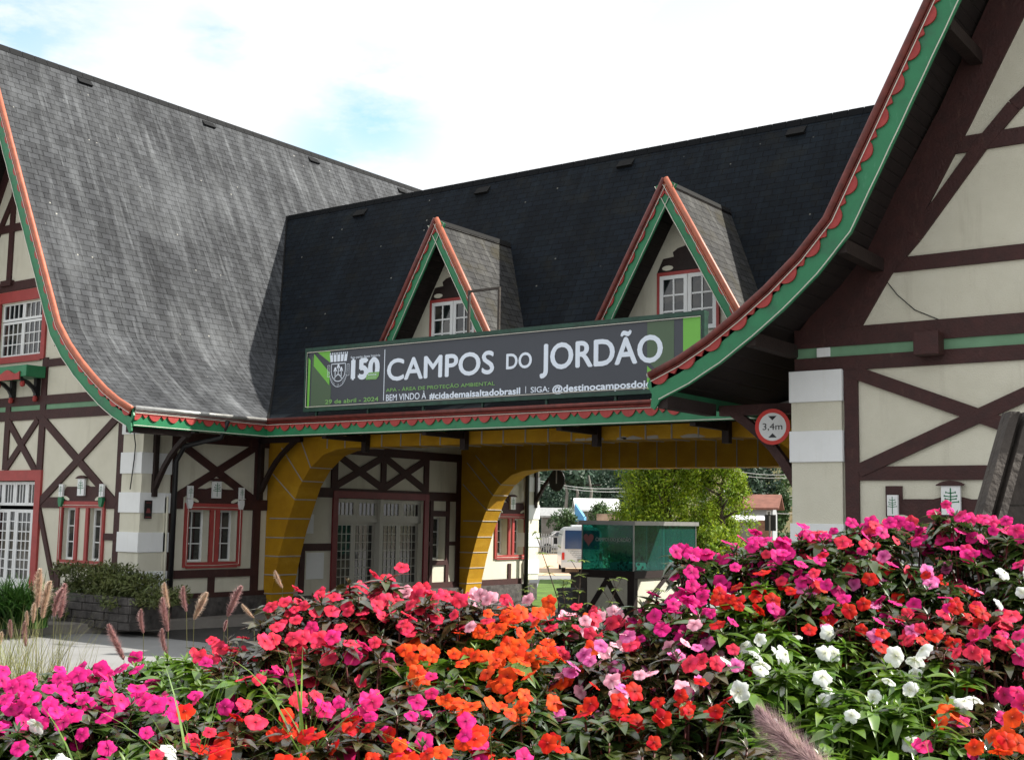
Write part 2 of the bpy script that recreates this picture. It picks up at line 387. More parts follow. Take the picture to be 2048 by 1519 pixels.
# ---- roofs
def roof_quad(mb, f, o1, o2, a1, a2, b1, b2, v1, v2):
    """strip between offsets o1,o2; along-range a1..b1 at o1 and a2..b2 at o2"""
    mb.face([f(o1, a1), f(o1, b1), f(o2, b2), f(o2, a2)], [(a1, v1), (b1, v1), (b2, v2), (a2, v2)])
def roof_thick(mb, f, thick):
    pass
YK = 2*YC-YB    # back bargeboard plane
YE2 = 2*YC-YE
def pav_roof(sgn, eave, name, m):
    # sgn: +1 slope whose eave faces +X ; -1 eave faces -X.  the two slopes of one pavilion
    mb = MB(); so_ = MB()
    other = eave - sgn*2*5.67
    for (e, s, valley) in ((eave, sgn, True), (other, -sgn, False)):
        f = lambda o, y: (e - s*o, y, pz(o))
        g = lambda o, y: (e - s*o*0.985 - s*.02, y, pz(o)-.13-(.03 if o > 2.4 else 0))
        for i in range(len(PROF)-1):
            o1, o2 = PROF[i][0], PROF[i+1][0]; v1, v2 = arc[i], arc[i+1]
            if valley and o2 <= 4.46:
                rr = [((YB, YE+o1), (YB, YE+o2)), ((YE2-o1, YK), (YE2-o2, YK))]
            else: rr = [((YB, YK), (YB, YK))]
            for (a, b), (a2, b2) in rr:
                roof_quad(mb, f, o1, o2, a, a2, b, b2, v1, v2)
                so_.face([g(o1, a+.03), g(o1, b), g(o2, b2), g(o2, a2+.03)])
        # eave and verge closing strips
        for y0, y1 in (((YB, YE), (YE2, YK)) if valley else ((YB, YK),)):
            mb.face([f(0, y0), f(0, y1), g(0, y1), g(0, y0)])
        for y in (YB, YK):
            for i in range(len(PROF)-1): mb.face([f(PROF[i][0], y), f(PROF[i+1][0], y), g(PROF[i+1][0], y), g(PROF[i][0], y)])
    # ridge capping
    rx = (eave+other)/2
    part(mb, 'pavilion_roof', m); part(so_, 'roof_soffit', soffm)
    rc = MB(); k = 0
    yy = YB-.05
    while yy < YK:
        rc.slabY([(rx-.075, 11.875), (rx, 12.025), (rx+.075, 11.875), (rx, 11.98)], yy, min(yy+.29, YK+.05)); yy += .3
    part(rc, 'ridge_capping', m)
pav_roof(1, EL, 'left', roofL)
pav_roof(-1, ER, 'right', roofL)
mb = MB(); sb = MB()
for s in (1, -1):
    e = YE if s == 1 else YE2
    f = lambda o, x: (x, e+s*o, pz(o))
    g = lambda o, x: (x, e+s*(o+.02), pz(o)-.14)
    for i in range(len(PROF)-2):
        o1, o2 = PROF[i][0], PROF[i+1][0]; v1, v2 = arc[i], arc[i+1]
        roof_quad(mb, f, o1, o2, EL-o1, EL-o2, ER+o1, ER+o2, v1, v2)
    mb.face([f(0, EL), f(0, ER), g(0, ER), g(0, EL)])
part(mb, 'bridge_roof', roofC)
rc = MB(); xx = EL-4.4
while xx < ER+4.3:
    rc.slabX([(YC-.075, 9.495), (YC, 9.645), (YC+.075, 9.495), (YC, 9.59)], xx, xx+.29); xx += .3
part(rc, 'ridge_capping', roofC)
# valley flashing
vf = MB()
for i in range(len(PROF)-2):
    o1, o2 = PROF[i][0], PROF[i+1][0]
    for (e, s) in ((EL, -1), (ER, 1)):
        a = Vector((e+s*o1, YE+o1, pz(o1)+.012)); b = Vector((e+s*o2, YE+o2, pz(o2)+.012))
        vf.mesh([a+Vector((.035, 0, .02)), a+Vector((-.035, 0, .02)), b+Vector((-.035, 0, .02)), b+Vector((.035, 0, .02))], [(0, 1, 2, 3)])
part(vf, 'valley_flashing', roofD)

# roof vents
def vent(p, along, up_, nrm, m):
    v = MB(); p = Vector(p); a = Vector(along); u = Vector(up_); n = Vector(nrm)
    b = [p-a*.18-u*.1, p+a*.18-u*.1, p+a*.18+u*.12, p-a*.18+u*.12]
    t = [b[0]+n*.07, b[1]+n*.07, b[2]+n*.005, b[3]+n*.005]
    v.mesh(b+t, [(4, 5, 6, 7), (0, 1, 5, 4), (1, 2, 6, 5), (3, 0, 4, 7)])
    part(v, 'roof_vent', m)
ux = Vector((-3.3, 0, 6.4)).normalized(); nx = Vector((6.4, 0, 3.3)).normalized()
def onL(px, py):
    d = ray(px, py); x0, z0 = EL-2.37, 5.62; m_ = -(9.62-5.62)/(4.45-2.37)
    t = (z0+m_*(0-x0)-EYE)/(d.z-m_*d.x); return EYEP+d*t
def onC(px, py):
    d = ray(px, py); y0, z0 = YE+2.37, 5.62; m_ = (9.62-5.62)/(4.45-2.37)
    t = (z0-m_*y0-EYE)/(d.z-m_*d.y); return EYEP+d*t
for q in ((168, 164), (416, 249), (626, 321), (803, 382)): vent(onL(*q), (0, 1, 0), ux, nx, roofL)
for q in ((721, 427), (966, 382), (1252, 328), (1593, 264)): vent(onC(*q), (1, 0, 0), (0, ux.z*.5, ux.z), (0, -nx.x, nx.z), roofD)

# ---- trims: capping tube, green board, scalloped red strip
def trim(path, to3, width, name, capmat, thick_dir, parent=None, endcurl=False, phase=0, side=1, capr=.05, lob=1.):
    """path: 2d polyline on the roof edge; the board lies to its right*side"""
    grp = sub('bargeboard') if parent is None else parent
    lo = offset(path, width*side); hi = offset(path, .0)
    b = MB()
    for i in range(len(path)-1):
        q = [hi[i], hi[i+1], lo[i+1], lo[i]]
        b.prism([to3(p, .0) for p in q], to3(q[0], .035)-to3(q[0], .0))
    if endcurl:
        e = (Vector(path[0])-Vector(path[1])).normalized()
        a0 = Vector(lo[0]); a1 = Vector(hi[0])
        q = [a1, a0, a0+e*.12+(a0-a1)*.22, a0+e*.15+(a0-a1)*.05, a0.lerp(a1, .35)+e*.07, a0.lerp(a1, .75)+e*.09]
        b.prism([to3(p, .0) for p in q], to3(q[0], .035)-to3(q[0], .0))
    o1 = part(b, 'green_board', green, grp)
    # scallops
    pts, ss = resample(path, .018)
    per = .41
    def dep(s_):
        u = ((s_+phase) % per)/per
        if u < .62: v = u/.62; return .072+.092*max(0, sin(pi*v))**.6
        v = (u-.62)/.38
        return .072+.060*max(0, 1-abs(v-.5)*2)**1.2
    lo2 = [None]*len(pts)
    top = offset([tuple(p) for p in pts], .0)
    unit = offset([tuple(p) for p in pts], 1.0)
    s_ = MB()
    for i in range(len(pts)-1):
        n0 = (unit[i]-top[i])*side; n1 = (unit[i+1]-top[i+1])*side
        n0 = n0.normalized(); n1 = n1.normalized()
        q = [top[i], top[i+1], top[i+1]+n1*dep(ss[i+1])*lob*width/.34, top[i]+n0*dep(ss[i])*lob*width/.34]
        a = [to3(p, -.028) for p in q]; c = [to3(p, -.002) for p in q]
        s_.mesh(a+c, [(3, 2, 1, 0), (2, 3, 7, 6)])
    part(s_, 'scalloped_trim', redtrim, grp)
    c = MB(); cp = offset(path, -.012*side)
    c.tube([to3(p, -.02) for p in cp], capr, 8)
    c2 = offset(path, .05*side)
    c.tube([to3(p, -.028) for p in c2], .014, 5)
    part(c, 'edge_capping', capmat, grp, smooth=True)
    w = MB(); wp, ws = resample(path, .15); wo_ = offset([tuple(p) for p in wp], (width-.015)*side)
    w.tube([to3(p, -.02-.004*sin(i*1.7)) for i, p in enumerate(wo_)], .007, 4)
    w2 = offset([tuple(p) for p in wp], .075*side)
    w.tube([to3(p, -.045) for i, p in enumerate(w2)], .006, 4)
    part(w, 'rope_light', rope, grp)
    return grp
for (e, s, cm) in ((EL, -1, capor), (ER, 1, capm)):
    for yy, dd in ((YB, 1), (YK, -1)):
        f3 = (lambda p, d, yy=yy, dd=dd: Vector((p[0], yy+d*dd, p[1])))
        path = [(e+s*o, z+.02) for o, z in PROF]
        trim(path, f3, .34, 'rake', cm, None, endcurl=True, side=1 if s == 1 else -1)
        path2 = [(e+s*(2*5.67-o), z+.02) for o, z in PROF]
        trim(path2, f3, .34, 'rake', capm, None, endcurl=True, side=-1 if s == 1 else 1)
# horizontal fascias under the eaves (side eaves of pavilions and the bridge's own)
def fascia(a, b, out, capmat, phase=0):
    a = Vector(a); b = Vector(b); d = (b-a); ln = d.length; d.normalize(); out = Vector(out)
    trim([(0, 0), (ln, 0)], lambda p, k: a+d*p[0]+Vector((0, 0, p[1]))-out*k, .31, 'eave', capmat, None, parent=sub('eave_fascia'), phase=phase, capr=.022, lob=1.35)
    g = MB(); g.tube([a+out*.045+Vector((0, 0, .015)), b+out*.045+Vector((0, 0, .015))], .042, 8)
    part(g, 'gutter', zinc if capmat is zinc else capm, smooth=True)
fascia((EL, YB+.04, 3.93), (EL, YE, 3.93), (1, 0, 0), zinc, .1)
fascia((EL, YE, 3.93), (ER, YE, 3.93), (0, -1, 0), capm)
fascia((ER, YE, 3.93), (ER, YB+.04, 3.93), (-1, 0, 0), zinc)
fascia((ER, YE2, 3.93), (EL, YE2, 3.93), (0, 1, 0), capm)
fascia((EL, YE2, 3.93), (EL, YK-.04, 3.93), (1, 0, 0), zinc)

# ---- walls
def wall(mb, a0, a1, z0, z1, holes, fn, th):
    xs = sorted({a0, a1, *[h[0] for h in holes], *[h[1] for h in holes]}); zs = sorted({z0, z1, *[h[2] for h in holes], *[h[3] for h in holes]})
    xs = [x for x in xs if a0 <= x <= a1]; zs = [z for z in zs if z0 <= z <= z1]
    def solid(i, j):
        if i < 0 or j < 0 or i >= len(xs)-1 or j >= len(zs)-1: return False
        cx, cz = (xs[i]+xs[i+1])/2, (zs[j]+zs[j+1])/2
        return not any(h[0] < cx < h[1] and h[2] < cz < h[3] for h in holes)
    for i in range(len(xs)-1):
        for j in range(len(zs)-1):
            if not solid(i, j): continue
            A, B, C, D_ = (xs[i], zs[j]), (xs[i+1], zs[j]), (xs[i+1], zs[j+1]), (xs[i], zs[j+1])
            mb.face([fn(*p, 0) for p in (A, B, C, D_)]); mb.face([fn(*p, th) for p in (D_, C, B, A)])
            for (di, dj, p, q) in ((-1, 0, A, D_), (1, 0, B, C), (0, -1, A, B), (0, 1, D_, C)):
                if not solid(i+di, j+dj): mb.face([fn(*p, 0), fn(*q, 0), fn(*q, th), fn(*p, th)])
def gx(px, py): return PY(px, py, YW).x, PY(px, py, YW).z
fY = lambda x, z, d: Vector((x, YW+d, z))
fXL = lambda y, z, d: Vector((XL-d, y, z))
fXR = lambda y, z, d: Vector((XR+d, y, z))
# window data  (a0,a1,z0,z1) of the openings
RE = .20
wl = [(-22.13, -21.68, 1.13, 2.17), (-21.25, -20.82, 1.13, 2.17)]
wr = [(-5.05, -4.60, .95, 1.99), (-4.15, -3.70, .95, 1.99)]
topw = [(-26.9, -25.0, 5.38, 6.6), (-24.86, -23.24, 5.40, 6.58)]
dl = (-24.9, -23.13, 0.25, 2.72)
wps = [(15.93, 16.48, 1.13, 2.17), (16.72, 17.22, 1.13, 2.17)]       # passage wall, front window
wpb = [(26.15, 26.65, 1.13, 2.10), (26.92, 27.4, 1.13, 2.10)]       # passage wall, back window
wpn = [(23.52, 24.0, 1.05, 2.10)]
dp = (20.13, 23.15, .05, 2.50)
mb = MB(); XS = -21.39; cxL = EL-5.67
wall(mb, -28.19, XL, 0.0, 4.45, wl+[dl], fY, .3)
wall(mb, 2*cxL-XS, XS, 4.45, 6.9, topw, fY, .3)
for k in (1, -1):
    mb.slabY([(cxL+k*(x-cxL), z) for x, z in [(XS, 4.451), (XL, 4.451), (EL-1.6, 4.66), (EL-2.0, 5.01), (EL-2.4, 5.48), (XS, 6.899)]], YW+.001, YW+.299)
# upper gable in pieces that follow the roof
def gable(mb, e, s, za):
    o_w = 1.4
    pts = [(e+s*o, pz(o)-.17) for o in (1.0, 1.4, 1.8, 2.37, 3.4, 4.45, 5.45)]
    return pts
for (e, s) in ((EL, -1), (ER, 1)):
    lp = [(e+s*o, pz(o)-.2) for o in (2.4, 3.0, 4.45, 5.55)]
    cx = e+s*5.67
    poly = [(x, z) for x, z in lp]+[(2*cx-x, z) for x, z in reversed(lp)]
    
    # clip the gable polygon at its base height
    if s == -1:
        xb = e+s*(2.37+(6.9+.2-5.62)/1.94)
        poly = [(xb, 6.9)]+[(x, z) for x, z in lp if z > 6.9]; poly = poly+[(2*cx-x, z) for x, z in reversed(poly)]
        mb.slabY(poly, YW, YW+.3)
    else:
        poly = [(XR, 3.9), (e+s*1.42, pz(1.42)-.2)]+lp
        poly = poly+[(2*cx-x, z) for x, z in reversed(poly)]
        mbL = mb; part(mbL, 'wall', plaster); mb = MB(); mb.slabY(poly, YW, YW+.3)
cxR = ER+5.67
wall(mb, XR, 2*cxR-XR, 0.0, 3.9, wr, fY, .3)
ml2 = MB(); wall(ml2, YW+.3, 27.4, 0, 3.75, wps+wpb+wpn+[dp], fXL, .3); ml2.box((XL-.3, 17.62, 3.751), (XL, 24.9, 4.3)); mb.box((XR, 17.62, 3.751), (XR+.3, 24.9, 4.3))
wall(mb, YW+.3, 27.4, 0, 3.75, [], fXR, .3)
# plain far walls
ml2.box((-28.19, YW+.3, 0), (-27.9, 27.4, 3.8)); ml2.box((-27.9, 27.4, 0), (XL-.002, 27.7, 5)); part(ml2, 'wall', plaster); mb.box((XR+.002, 27.4, 0), (2*cxR-XR, 27.7, 5))
mb.box((2*cxR-XR-.3, YW+.3, 0), (2*cxR-XR, 27.4, 3.8))
part(mb, 'wall', plaster)
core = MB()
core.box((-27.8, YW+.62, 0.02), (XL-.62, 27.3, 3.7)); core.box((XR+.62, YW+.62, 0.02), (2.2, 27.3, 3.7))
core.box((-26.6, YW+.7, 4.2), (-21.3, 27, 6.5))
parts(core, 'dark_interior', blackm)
# ceiling above the passage
cl_ = MB(); cl_.box((XL+.02, 18.3, 4.22), (XR-.02, 24.9, 4.30)); cl_.box((XL+.02, YE+.05, 3.712), (XR-.02, 18.3, 3.78)); cl_.box((XL+.02, 24.9, 3.712), (XR-.02, YE2-.05, 3.78))
part(cl_, 'passage_ceiling', soffm)

# ---- half timbering
T = .035
def tY(pts_w, y0=YW-T, y1=YW+.01, m=timber, name='half_timbering', zz=True):
    mb = MB()
    for k, (a, b, w) in enumerate(pts_w):
        mb.barY(gx(*a), gx(*b), w, y0-.0017*(k % 3), y1)
    return part(mb, name, m)
# right gable
R = []
def ln(a, b, w): R.append((a, b, w))
mb = MB()
def hY(z0, z1, x0, x1, d=0): mb.box((x0, YW-T-d, z0), (x1, YW+.01, z1))
def vY(x0, x1, z0, z1, d=.002): mb.box((x0, YW-T-d, z0), (x1, YW+.01, z1))
xr2 = 2*cxR-XR
hY(4.33, 4.57, XR-.02, xr2)             # beam A
hY(4.02, 4.20, XR-.02, xr2)             # beam B
hY(5.20, 5.38, -5.3, 1.2)
hY(6.58, 6.78, -4.5, .5)
hY(2.64, 2.81, -5.66, xr2)
for sx in (1, -1):
    c = lambda x: cxR+sx*(x-cxR)
    vY(*sorted((c(-5.675), c(-5.50))), .55, 4.018, .004)
    poly = [(-6.25, 4.57), (-5.43, 4.57), (-4.89, 5.44), (-4.04, 6.94), (-3.41, 8.11), (-2.04, 10.7), (-2.04, 11.6), (-2.6, 10.75), (-3.75, 8.5), (-4.4, 7.2), (-5.25, 5.75), (-5.9, 5.0)]
    mb.slabY([(c(x), z) for x, z in poly], YW-T-.006, YW+.01)
    # curved inner brace
    br = [(-5.15, 5.2), (-4.75, 5.62), (-4.35, 6.12), (-3.95, 6.62), (-3.55, 7.05), (-3.0, 7.5), (-2.3, 7.9)]
    for a, b in zip(br, br[1:]): mb.barY((c(a[0]), a[1]), (c(b[0]), b[1]), .17, YW-T-.008, YW+.01)
    mb.barY((c(-5.52), 3.98), (c(-2.75), 2.87), .165, YW-T-.010, YW+.01)
    mb.barY((c(-5.5), 2.76), (c(-2.75), 3.95), .165, YW-T-.013, YW+.01)
vY(cxR-.8, cxR-.6, .55, 4.02)
vY(-5.17, -4.99+.02, 2.2, 2.57); 
hY(.55, .75, -5.5, xr2)
part(mb, 'half_timbering', timber)
mb = MB(); mb.box((XR, YW-.012, 4.20), (xr2, YW+.01, 4.33)); mb.box((-28.19, YW-.012, 4.20), (XL, YW+.01, 4.33))
parts(mb, 'green_band', greenband)
mb = MB(); mb.box((-4.72, YW-.28, 4.12), (-4.42, YW-T-.02, 4.40)); part(mb, 'beam_end', timber, bevel=.01)
mb = MB(); mb.box((-6.03, YW-.045, 4.205), (-5.85, YW-.013, 4.325)); part(mb, 'junction_box', whitep, bevel=.01)
wmb = MB(); pts = [(1775, 565), (1795, 590), (1830, 620), (1880, 640)]
wmb.tube([PY(a, b, YW-.02) for a, b in pts], .006, 4); part(wmb, 'loose_cable', blackm)
# left gable
mb = MB()
XA = -28.19
hY(4.31, 4.50, XA, XL-.0); hY(4.00, 4.20, XA, XL)
hY(2.16, 2.38, XA, -24.6); hY(2.16, 2.38, -23.0, -22.2); hY(2.16, 2.38, -20.72, -20.3)
vY(-23.14, -22.94, 2.9, 4.31)
vY(-20.42, -20.22, .55, 4.31)
vY(-24.42, -24.24, 2.95, 4.31)
hY(1.55, 1.68, -20.72, -20.4)
mb.barY((-23.05, 4.02), (-20.38, 2.24), .165, YW-T-.006, YW+.01); mb.barY((-20.38, 4.02), (-23.0, 2.25), .165, YW-T-.009, YW+.01)
mb.barY((-23.2, 4.0), (-24.32, 2.95), .15, YW-T-.006, YW+.01); mb.barY((-24.3, 4.0), (-23.18, 2.92), .15, YW-T-.009, YW+.01)
mb.barY((-23.0, 2.2), (-22.28, .55), .12, YW-T-.006, YW+.01)
vY(-22.3, -22.12, .55, 1.0); vY(-20.9, -20.74, .55, 1.0)
hY(6.86, 7.06, -27.2, -21.4)
hY(5.10, 5.26, -23.05, -21.0); vY(-23.14, -22.96, 4.5, 5.3)
vY(-24.72, -24.55, 7.0, 10.2, .004)
mb.box((-24.85, YW-T-.06, 6.98), (-24.45, YW, 7.10))
mb.barY((-25.9, 7.1), (-24.64, 9.0), .15, YW-T-.006, YW+.01); mb.barY((-25.7, 8.28), (-22.15, 8.28), .17, YW-T-.009, YW+.01)
mb.barY((-22.3, 7.1), (-23.5, 8.9), .15, YW-T-.006, YW+.01)
for s in (1, -1):
    pts = [(cxL+s*(EL-o-.05-cxL), pz(o)-.32) for o in (1.5, 2.0, 2.4, 5.5)]
    for a, b in zip(pts, pts[1:]): mb.barY(a, b, .2, YW-T-.012, YW+.01)
part(mb, 'half_timbering', timber)
# vertical drop-board strips under soffit handled by purlins
pl = MB()
for (e, s) in ((EL, -1), (ER, 1)):
    for o in (.15, 1.35, 2.5, 3.75, 5.0):
        for k in (0, 1):
            oo = o if k == 0 else 2*5.67-o
            z = pz(o)-(.36 if o < 2.4 else .55)
            pl = MB(); pl.box((e+s*oo-.07, YB+.05, z-.09), (e+s*oo+.07, YW+.05, z+.07)); part(pl, 'purlin', darkt)

# passage wall timber (x = XL, faces +X)
mb = MB()
def hX(z0, z1, y0, y1, d=0): mb.box((XL-.01, y0, z0), (XL+T+d, y1, z1))
def vX(y0, y1, z0, z1, d=.002): mb.box((XL-.01, y0, z0), (XL+T+d, y1, z1))
hX(3.50, 3.70, 15.2, 27.3)
hX(2.18, 2.40, 15.5, 15.78); hX(2.18, 2.40, 17.36, 18.0)
vX(15.42, 15.58, .4, 3.6); vX(17.62, 17.82, .4, 3.6)
mb.barX((15.5, 2.35), (17.7, 3.55), .16, XL-.01, XL+T+.006); mb.barX((15.5, 3.55), (17.7, 2.35), .16, XL-.01, XL+T+.009)
hX(.82, .98, 15.5, 17.8, .003); vX(16.5, 16.66, .5, .82); hX(.35, .52, 15.3, 18.0, .004)
# behind the front arch
hX(2.50, 2.72, 18.6, 24.6)
vX(19.90, 20.10, 2.7, 3.6); vX(21.55, 21.73, 2.7, 3.6); vX(23.12, 23.3, 2.7, 3.6)
mb.barX((20.0, 2.75), (21.64, 3.5), .16, XL-.01, XL+T+.006); mb.barX((20.0, 3.5), (21.64, 2.75), .16, XL-.01, XL+T+.009)
mb.barX((21.64, 2.75), (23.2, 3.5), .16, XL-.01, XL+T+.006); mb.barX((21.64, 3.5), (23.2, 2.75), .16, XL-.01, XL+T+.009)
vX(24.42, 24.58, .4, 3.6); hX(1.32, 1.48, 18.6, 19.95); vX(19.0, 19.15, .4, 1.32)
vX(23.38, 23.5, .4, 2.5); vX(24.02, 24.14, .4, 2.5); hX(2.12, 2.26, 23.38, 24.14, .004); hX(.92, 1.04, 23.38, 24.14, .004)
hX(1.40, 1.50, 24.14, 24.42); hX(1.40, 1.50, 23.2, 23.38); hX(.3, .5, 23.2, 27.3, .003)
# back wall part
mb.barX((25.0, 3.6), (27.4, 2.15), .15, XL-.01, XL+T+.006)
vX(26.68, 26.80, .5, .9)
part(mb, 'half_timbering', timber)
# right pavilion passage wall timber (barely seen)
mb = MB()
mb.box((XR-T, 15.2, 3.5), (XR+.01, 27.3, 3.7)); mb.box((XR-T, 15.42, .4), (XR+.01, 15.58, 3.5)); mb.box((XR-T, 17.6, .4), (XR+.01, 17.8, 3.5))
part(mb, 'half_timbering', timber)

# stone plinths
mb = MB()
mb.box((-22.6, YW-.10, -.1), (XL+.10, YW+.05, .50)); mb.box((XL-.05, YW+.05, -.1), (XL+.12, 27.9, .35)); mb.box((XR-.12, YW-.1, -.1), (xr2, YW+.05, .5))
mb.box((XL-.05, YW+.05, .35), (XL+.095, 18.0, .42))
parts(mb, 'stone_plinth', stone)

# quoin columns: alternating raised white blocks on the cream corners
def quoin(x0, x1, y0, y1, zs, zt, nm='quoin_column'):
    g = sub(nm)
    s = MB(); s.box((x0, y0, .45), (x1, y1, zt)); part(s, 'column_shaft', plaster, g)
    for (a, c) in zs:
        b = MB(); b.box((x0-.02, y0-.035, a), (x1+.02, y1+.02, c)); part(b, 'white_block', whitep, g, bevel=.008)
zb = [(.60, .98), (1.34, 1.72), (2.09, 2.48), (2.84, 3.25), (3.60, 3.98)]
zr = [(.42, .80), (1.16, 1.50), (1.90, 2.28), (2.50, 2.88), (3.255, 3.62)]
zr = [(.42, .84), (1.14, 1.55), (1.84, 2.24)]+[(PY(1640, 1165/3.0387+600+45, YW).z, PY(1640, 983.4, YW).z), (PY(1640, 924, YW).z, PY(1640, 861.6, YW).z), (PY(1640, 804, YW).z, PY(1640, 741.5, YW).z)]
zr = [z for z in zr if z[0] > 2.3]+[(.42, .75), (1.05, 1.40), (1.75, 2.1)]
quoin(-20.21, XL+.06, YW-.055, YW+.62, zb, 4.0)
quoin(XR-.06, XR+.605, YW-.055, YW+.62, zr, 4.02)
quoin(XL-.5, XL+.08, 27.42, 28.0, zb, 4.0)
quoin(XR-.08, XR+.5, 27.42, 28.0, zb, 4.0)

# ---- yellow arches of the drive-through
def arch(y0, y1, zbot, kl, nm='yellow_arch', zt=3.71):
    """front face y0, back face y1; inner outline from left foot over the crown to the right foot"""
    # inner edge offsets from the wall (u) and heights
    inn = [(.20, .0), (.28, .6), (.45, 1.3), (.60, 1.79), (.76, 2.2), (.96, 2.68), (1.24, 3.05), (1.62, 3.33), (2.0, 3.44), (2.4, 3.47)]
    inn = [(u, min(z, 99)*zbot/3.47) for u, z in inn]
    Lp = [(XL+.01+u, z) for u, z in inn]; Rp = [(XR-.01-u, z) for u, z in inn][::-1]
    path = Lp+Rp
    g = sub(nm)
    a = MB()
    for i in range(len(path)-1):
        p, q = path[i], path[i+1]
        if q[0] <= XL+2.5: o0, o1 = (XL+.01, p[1]), (XL+.01, q[1])
        elif p[0] >= XR-2.5: o0, o1 = (XR-.01, p[1]), (XR-.01, q[1])
        else: o0, o1 = (p[0], zt), (q[0], zt)
        F_ = lambda x, y: (x[0], y, x[1])
        a.face([F_(o0, y0), F_(p, y0), F_(q, y0), F_(o1, y0)]); a.face([F_(o1, y1), F_(q, y1), F_(p, y1), F_(o0, y1)])
        a.face([F_(p, y0), F_(p, y1), F_(q, y1), F_(q, y0)])
    for sx, A in ((XL+.01, Lp[-1]), (XR-.01, Rp[0])):
        for y in (y0, y1): a.face([(sx, y, A[1]), (A[0], y, A[1]), (A[0], y, zt), (sx, y, zt)])
    part(a, 'arch_render', yellow, g)
    # grey joint bands
    b = MB()
    def band(p, q, r_=.014):
        b.tube([Vector((p[0], y0-.006, p[1])), Vector((q[0], y0-.006, q[1]))], r_, 5)
        b.tube([Vector((q[0], y0-.01, q[1])), Vector((q[0], y1, q[1]))], r_, 5)
    def inner(z):
        for (u, a_), (v, c_) in zip(inn, inn[1:]):
            if a_ <= z <= c_: return u+(v-u)*(z-a_)/(c_-a_)
        return inn[-1][0]
    for sg, w in ((1, XL+.01), (-1, XR-.01)):
        for z in (.45, .84, 1.23, 1.62, 2.02): band((w+sg*(.02 if z < 2 else .12), z), (w+sg*inner(z), z))
        for z, u0, zo in ((2.42, .16, 2.95), (2.80, .40, 3.5), (3.08, .95, 3.68)): band((w+sg*u0*kl, zo), (w+sg*inner(z*zbot/3.47), z*zbot/3.47))
    x = XL+1.75
    while x < XR-1.7:
        zi = zbot-.0
        b.tube([Vector((x, y0-.006, zt)), Vector((x, y0-.006, zi)), Vector((x, y0+.1, zi-.003)), Vector((x, y1, zi-.003))], .014, 5)
        x += .50
    part(b, 'joint_band', grout, g)
arch(18.0, 18.62, 3.47, 1)
arch(24.58, 25.2, 3.31, .5, zt=4.218)
# peeling patches on the beam
pe = MB(); random.seed(3)
for px in (1160, 1190, 1245, 1262, 1305, 1385):
    p = PY(px, 875, 18.0); n = 9; r = random.uniform(.10, .22)
    pe.slabY([(p.x+r*cos(2*pi*k/n)*random.uniform(.6, 1.2), 3.485+max(-.012, .06*sin(2*pi*k/n)*random.uniform(.4, 1.2))) for k in range(n)], 17.995, 18.001)
parts(pe, 'peeled_render', grout)

# ---- eave brackets
def bracket(p, d, length, drop, m=darkt, w=.10):
    """p top of post against the wall; d outward unit vector"""
    p = Vector(p); d = Vector(d); m_ = MB()
    m_.beam(p+d*.06+Vector((0, 0, 0)), p+d*.06-Vector((0, 0, drop)), w)
    m_.beam(p+d*.06-Vector((0, 0, .06)), p+d*length-Vector((0, 0, .06)), w)
    a = p+d*.10-Vector((0, 0, drop*.86)); b = p+d*length*.86-Vector((0, 0, .08)); pts = []
    for k in range(7):
        t = k/6; q = a.lerp(b, t)+(d*.10-Vector((0, 0, .10)))*(-.8*sin(pi*t)); pts.append(q)
    for u, v in zip(pts, pts[1:]): m_.beam(u, v, w*.85)
    part(m_, 'eave_bracket', m)
for y in (15.02, 17.72, 26.6+1.2): bracket((XL+.03, y, 3.70), (1, 0, 0), 1.25, 1.30)
for y in (15.3, 17.72, 27.8): bracket((XR-.03, y, 3.68), (-1, 0, 0), 1.30, 1.45, timber, .14)
for px in (737, 934, 1198, 1458, 1700):
    x = PY(px, 870, 18.0).x; m_ = MB()
    m_.box((x-.06, 17.86, 3.36), (x+.06, 17.985, 3.74)); m_.beam((x, 17.86, 3.60), (x, 16.76, 3.60), .09, .08); m_.beam((x, 17.84, 3.64), (x, 17.30, 3.70), .08, .07); m_.box((x-.05, 16.75, 3.56), (x+.05, 16.85, 3.73))
    part(m_, 'eave_bracket', darkt)
# downpipes
dpm = MB()
dpm.tube([(EL+.05, 15.6, 3.86), (EL-.1, 15.6, 3.55), (XL+.35, 15.5, 3.40), (XL+.17, 15.45, 3.1), (XL+.17, 15.45, .1)], .05, 8)
part(dpm, 'downpipe', blackm, smooth=True)
dpm = MB(); dpm.tube([(EL-.1, 27.25, 3.7), (XL+.17, 27.3, 3.3), (XL+.17, 27.3, .0)], .06, 8); part(dpm, 'downpipe', blackm, smooth=True)
ab = MB(); ab.box((XL+.035, 15.30, 1.0), (XL+.08, 15.38, 2.4)); ab.tube([(XL+.1, 15.34, 2.42), (XL+.12, 15.33, 1.9), (XL+.1, 15.35, 1.2), (XL+.11, 15.34, .5)], .02, 5)
part(ab, 'torn_plaster_edge', plaster)

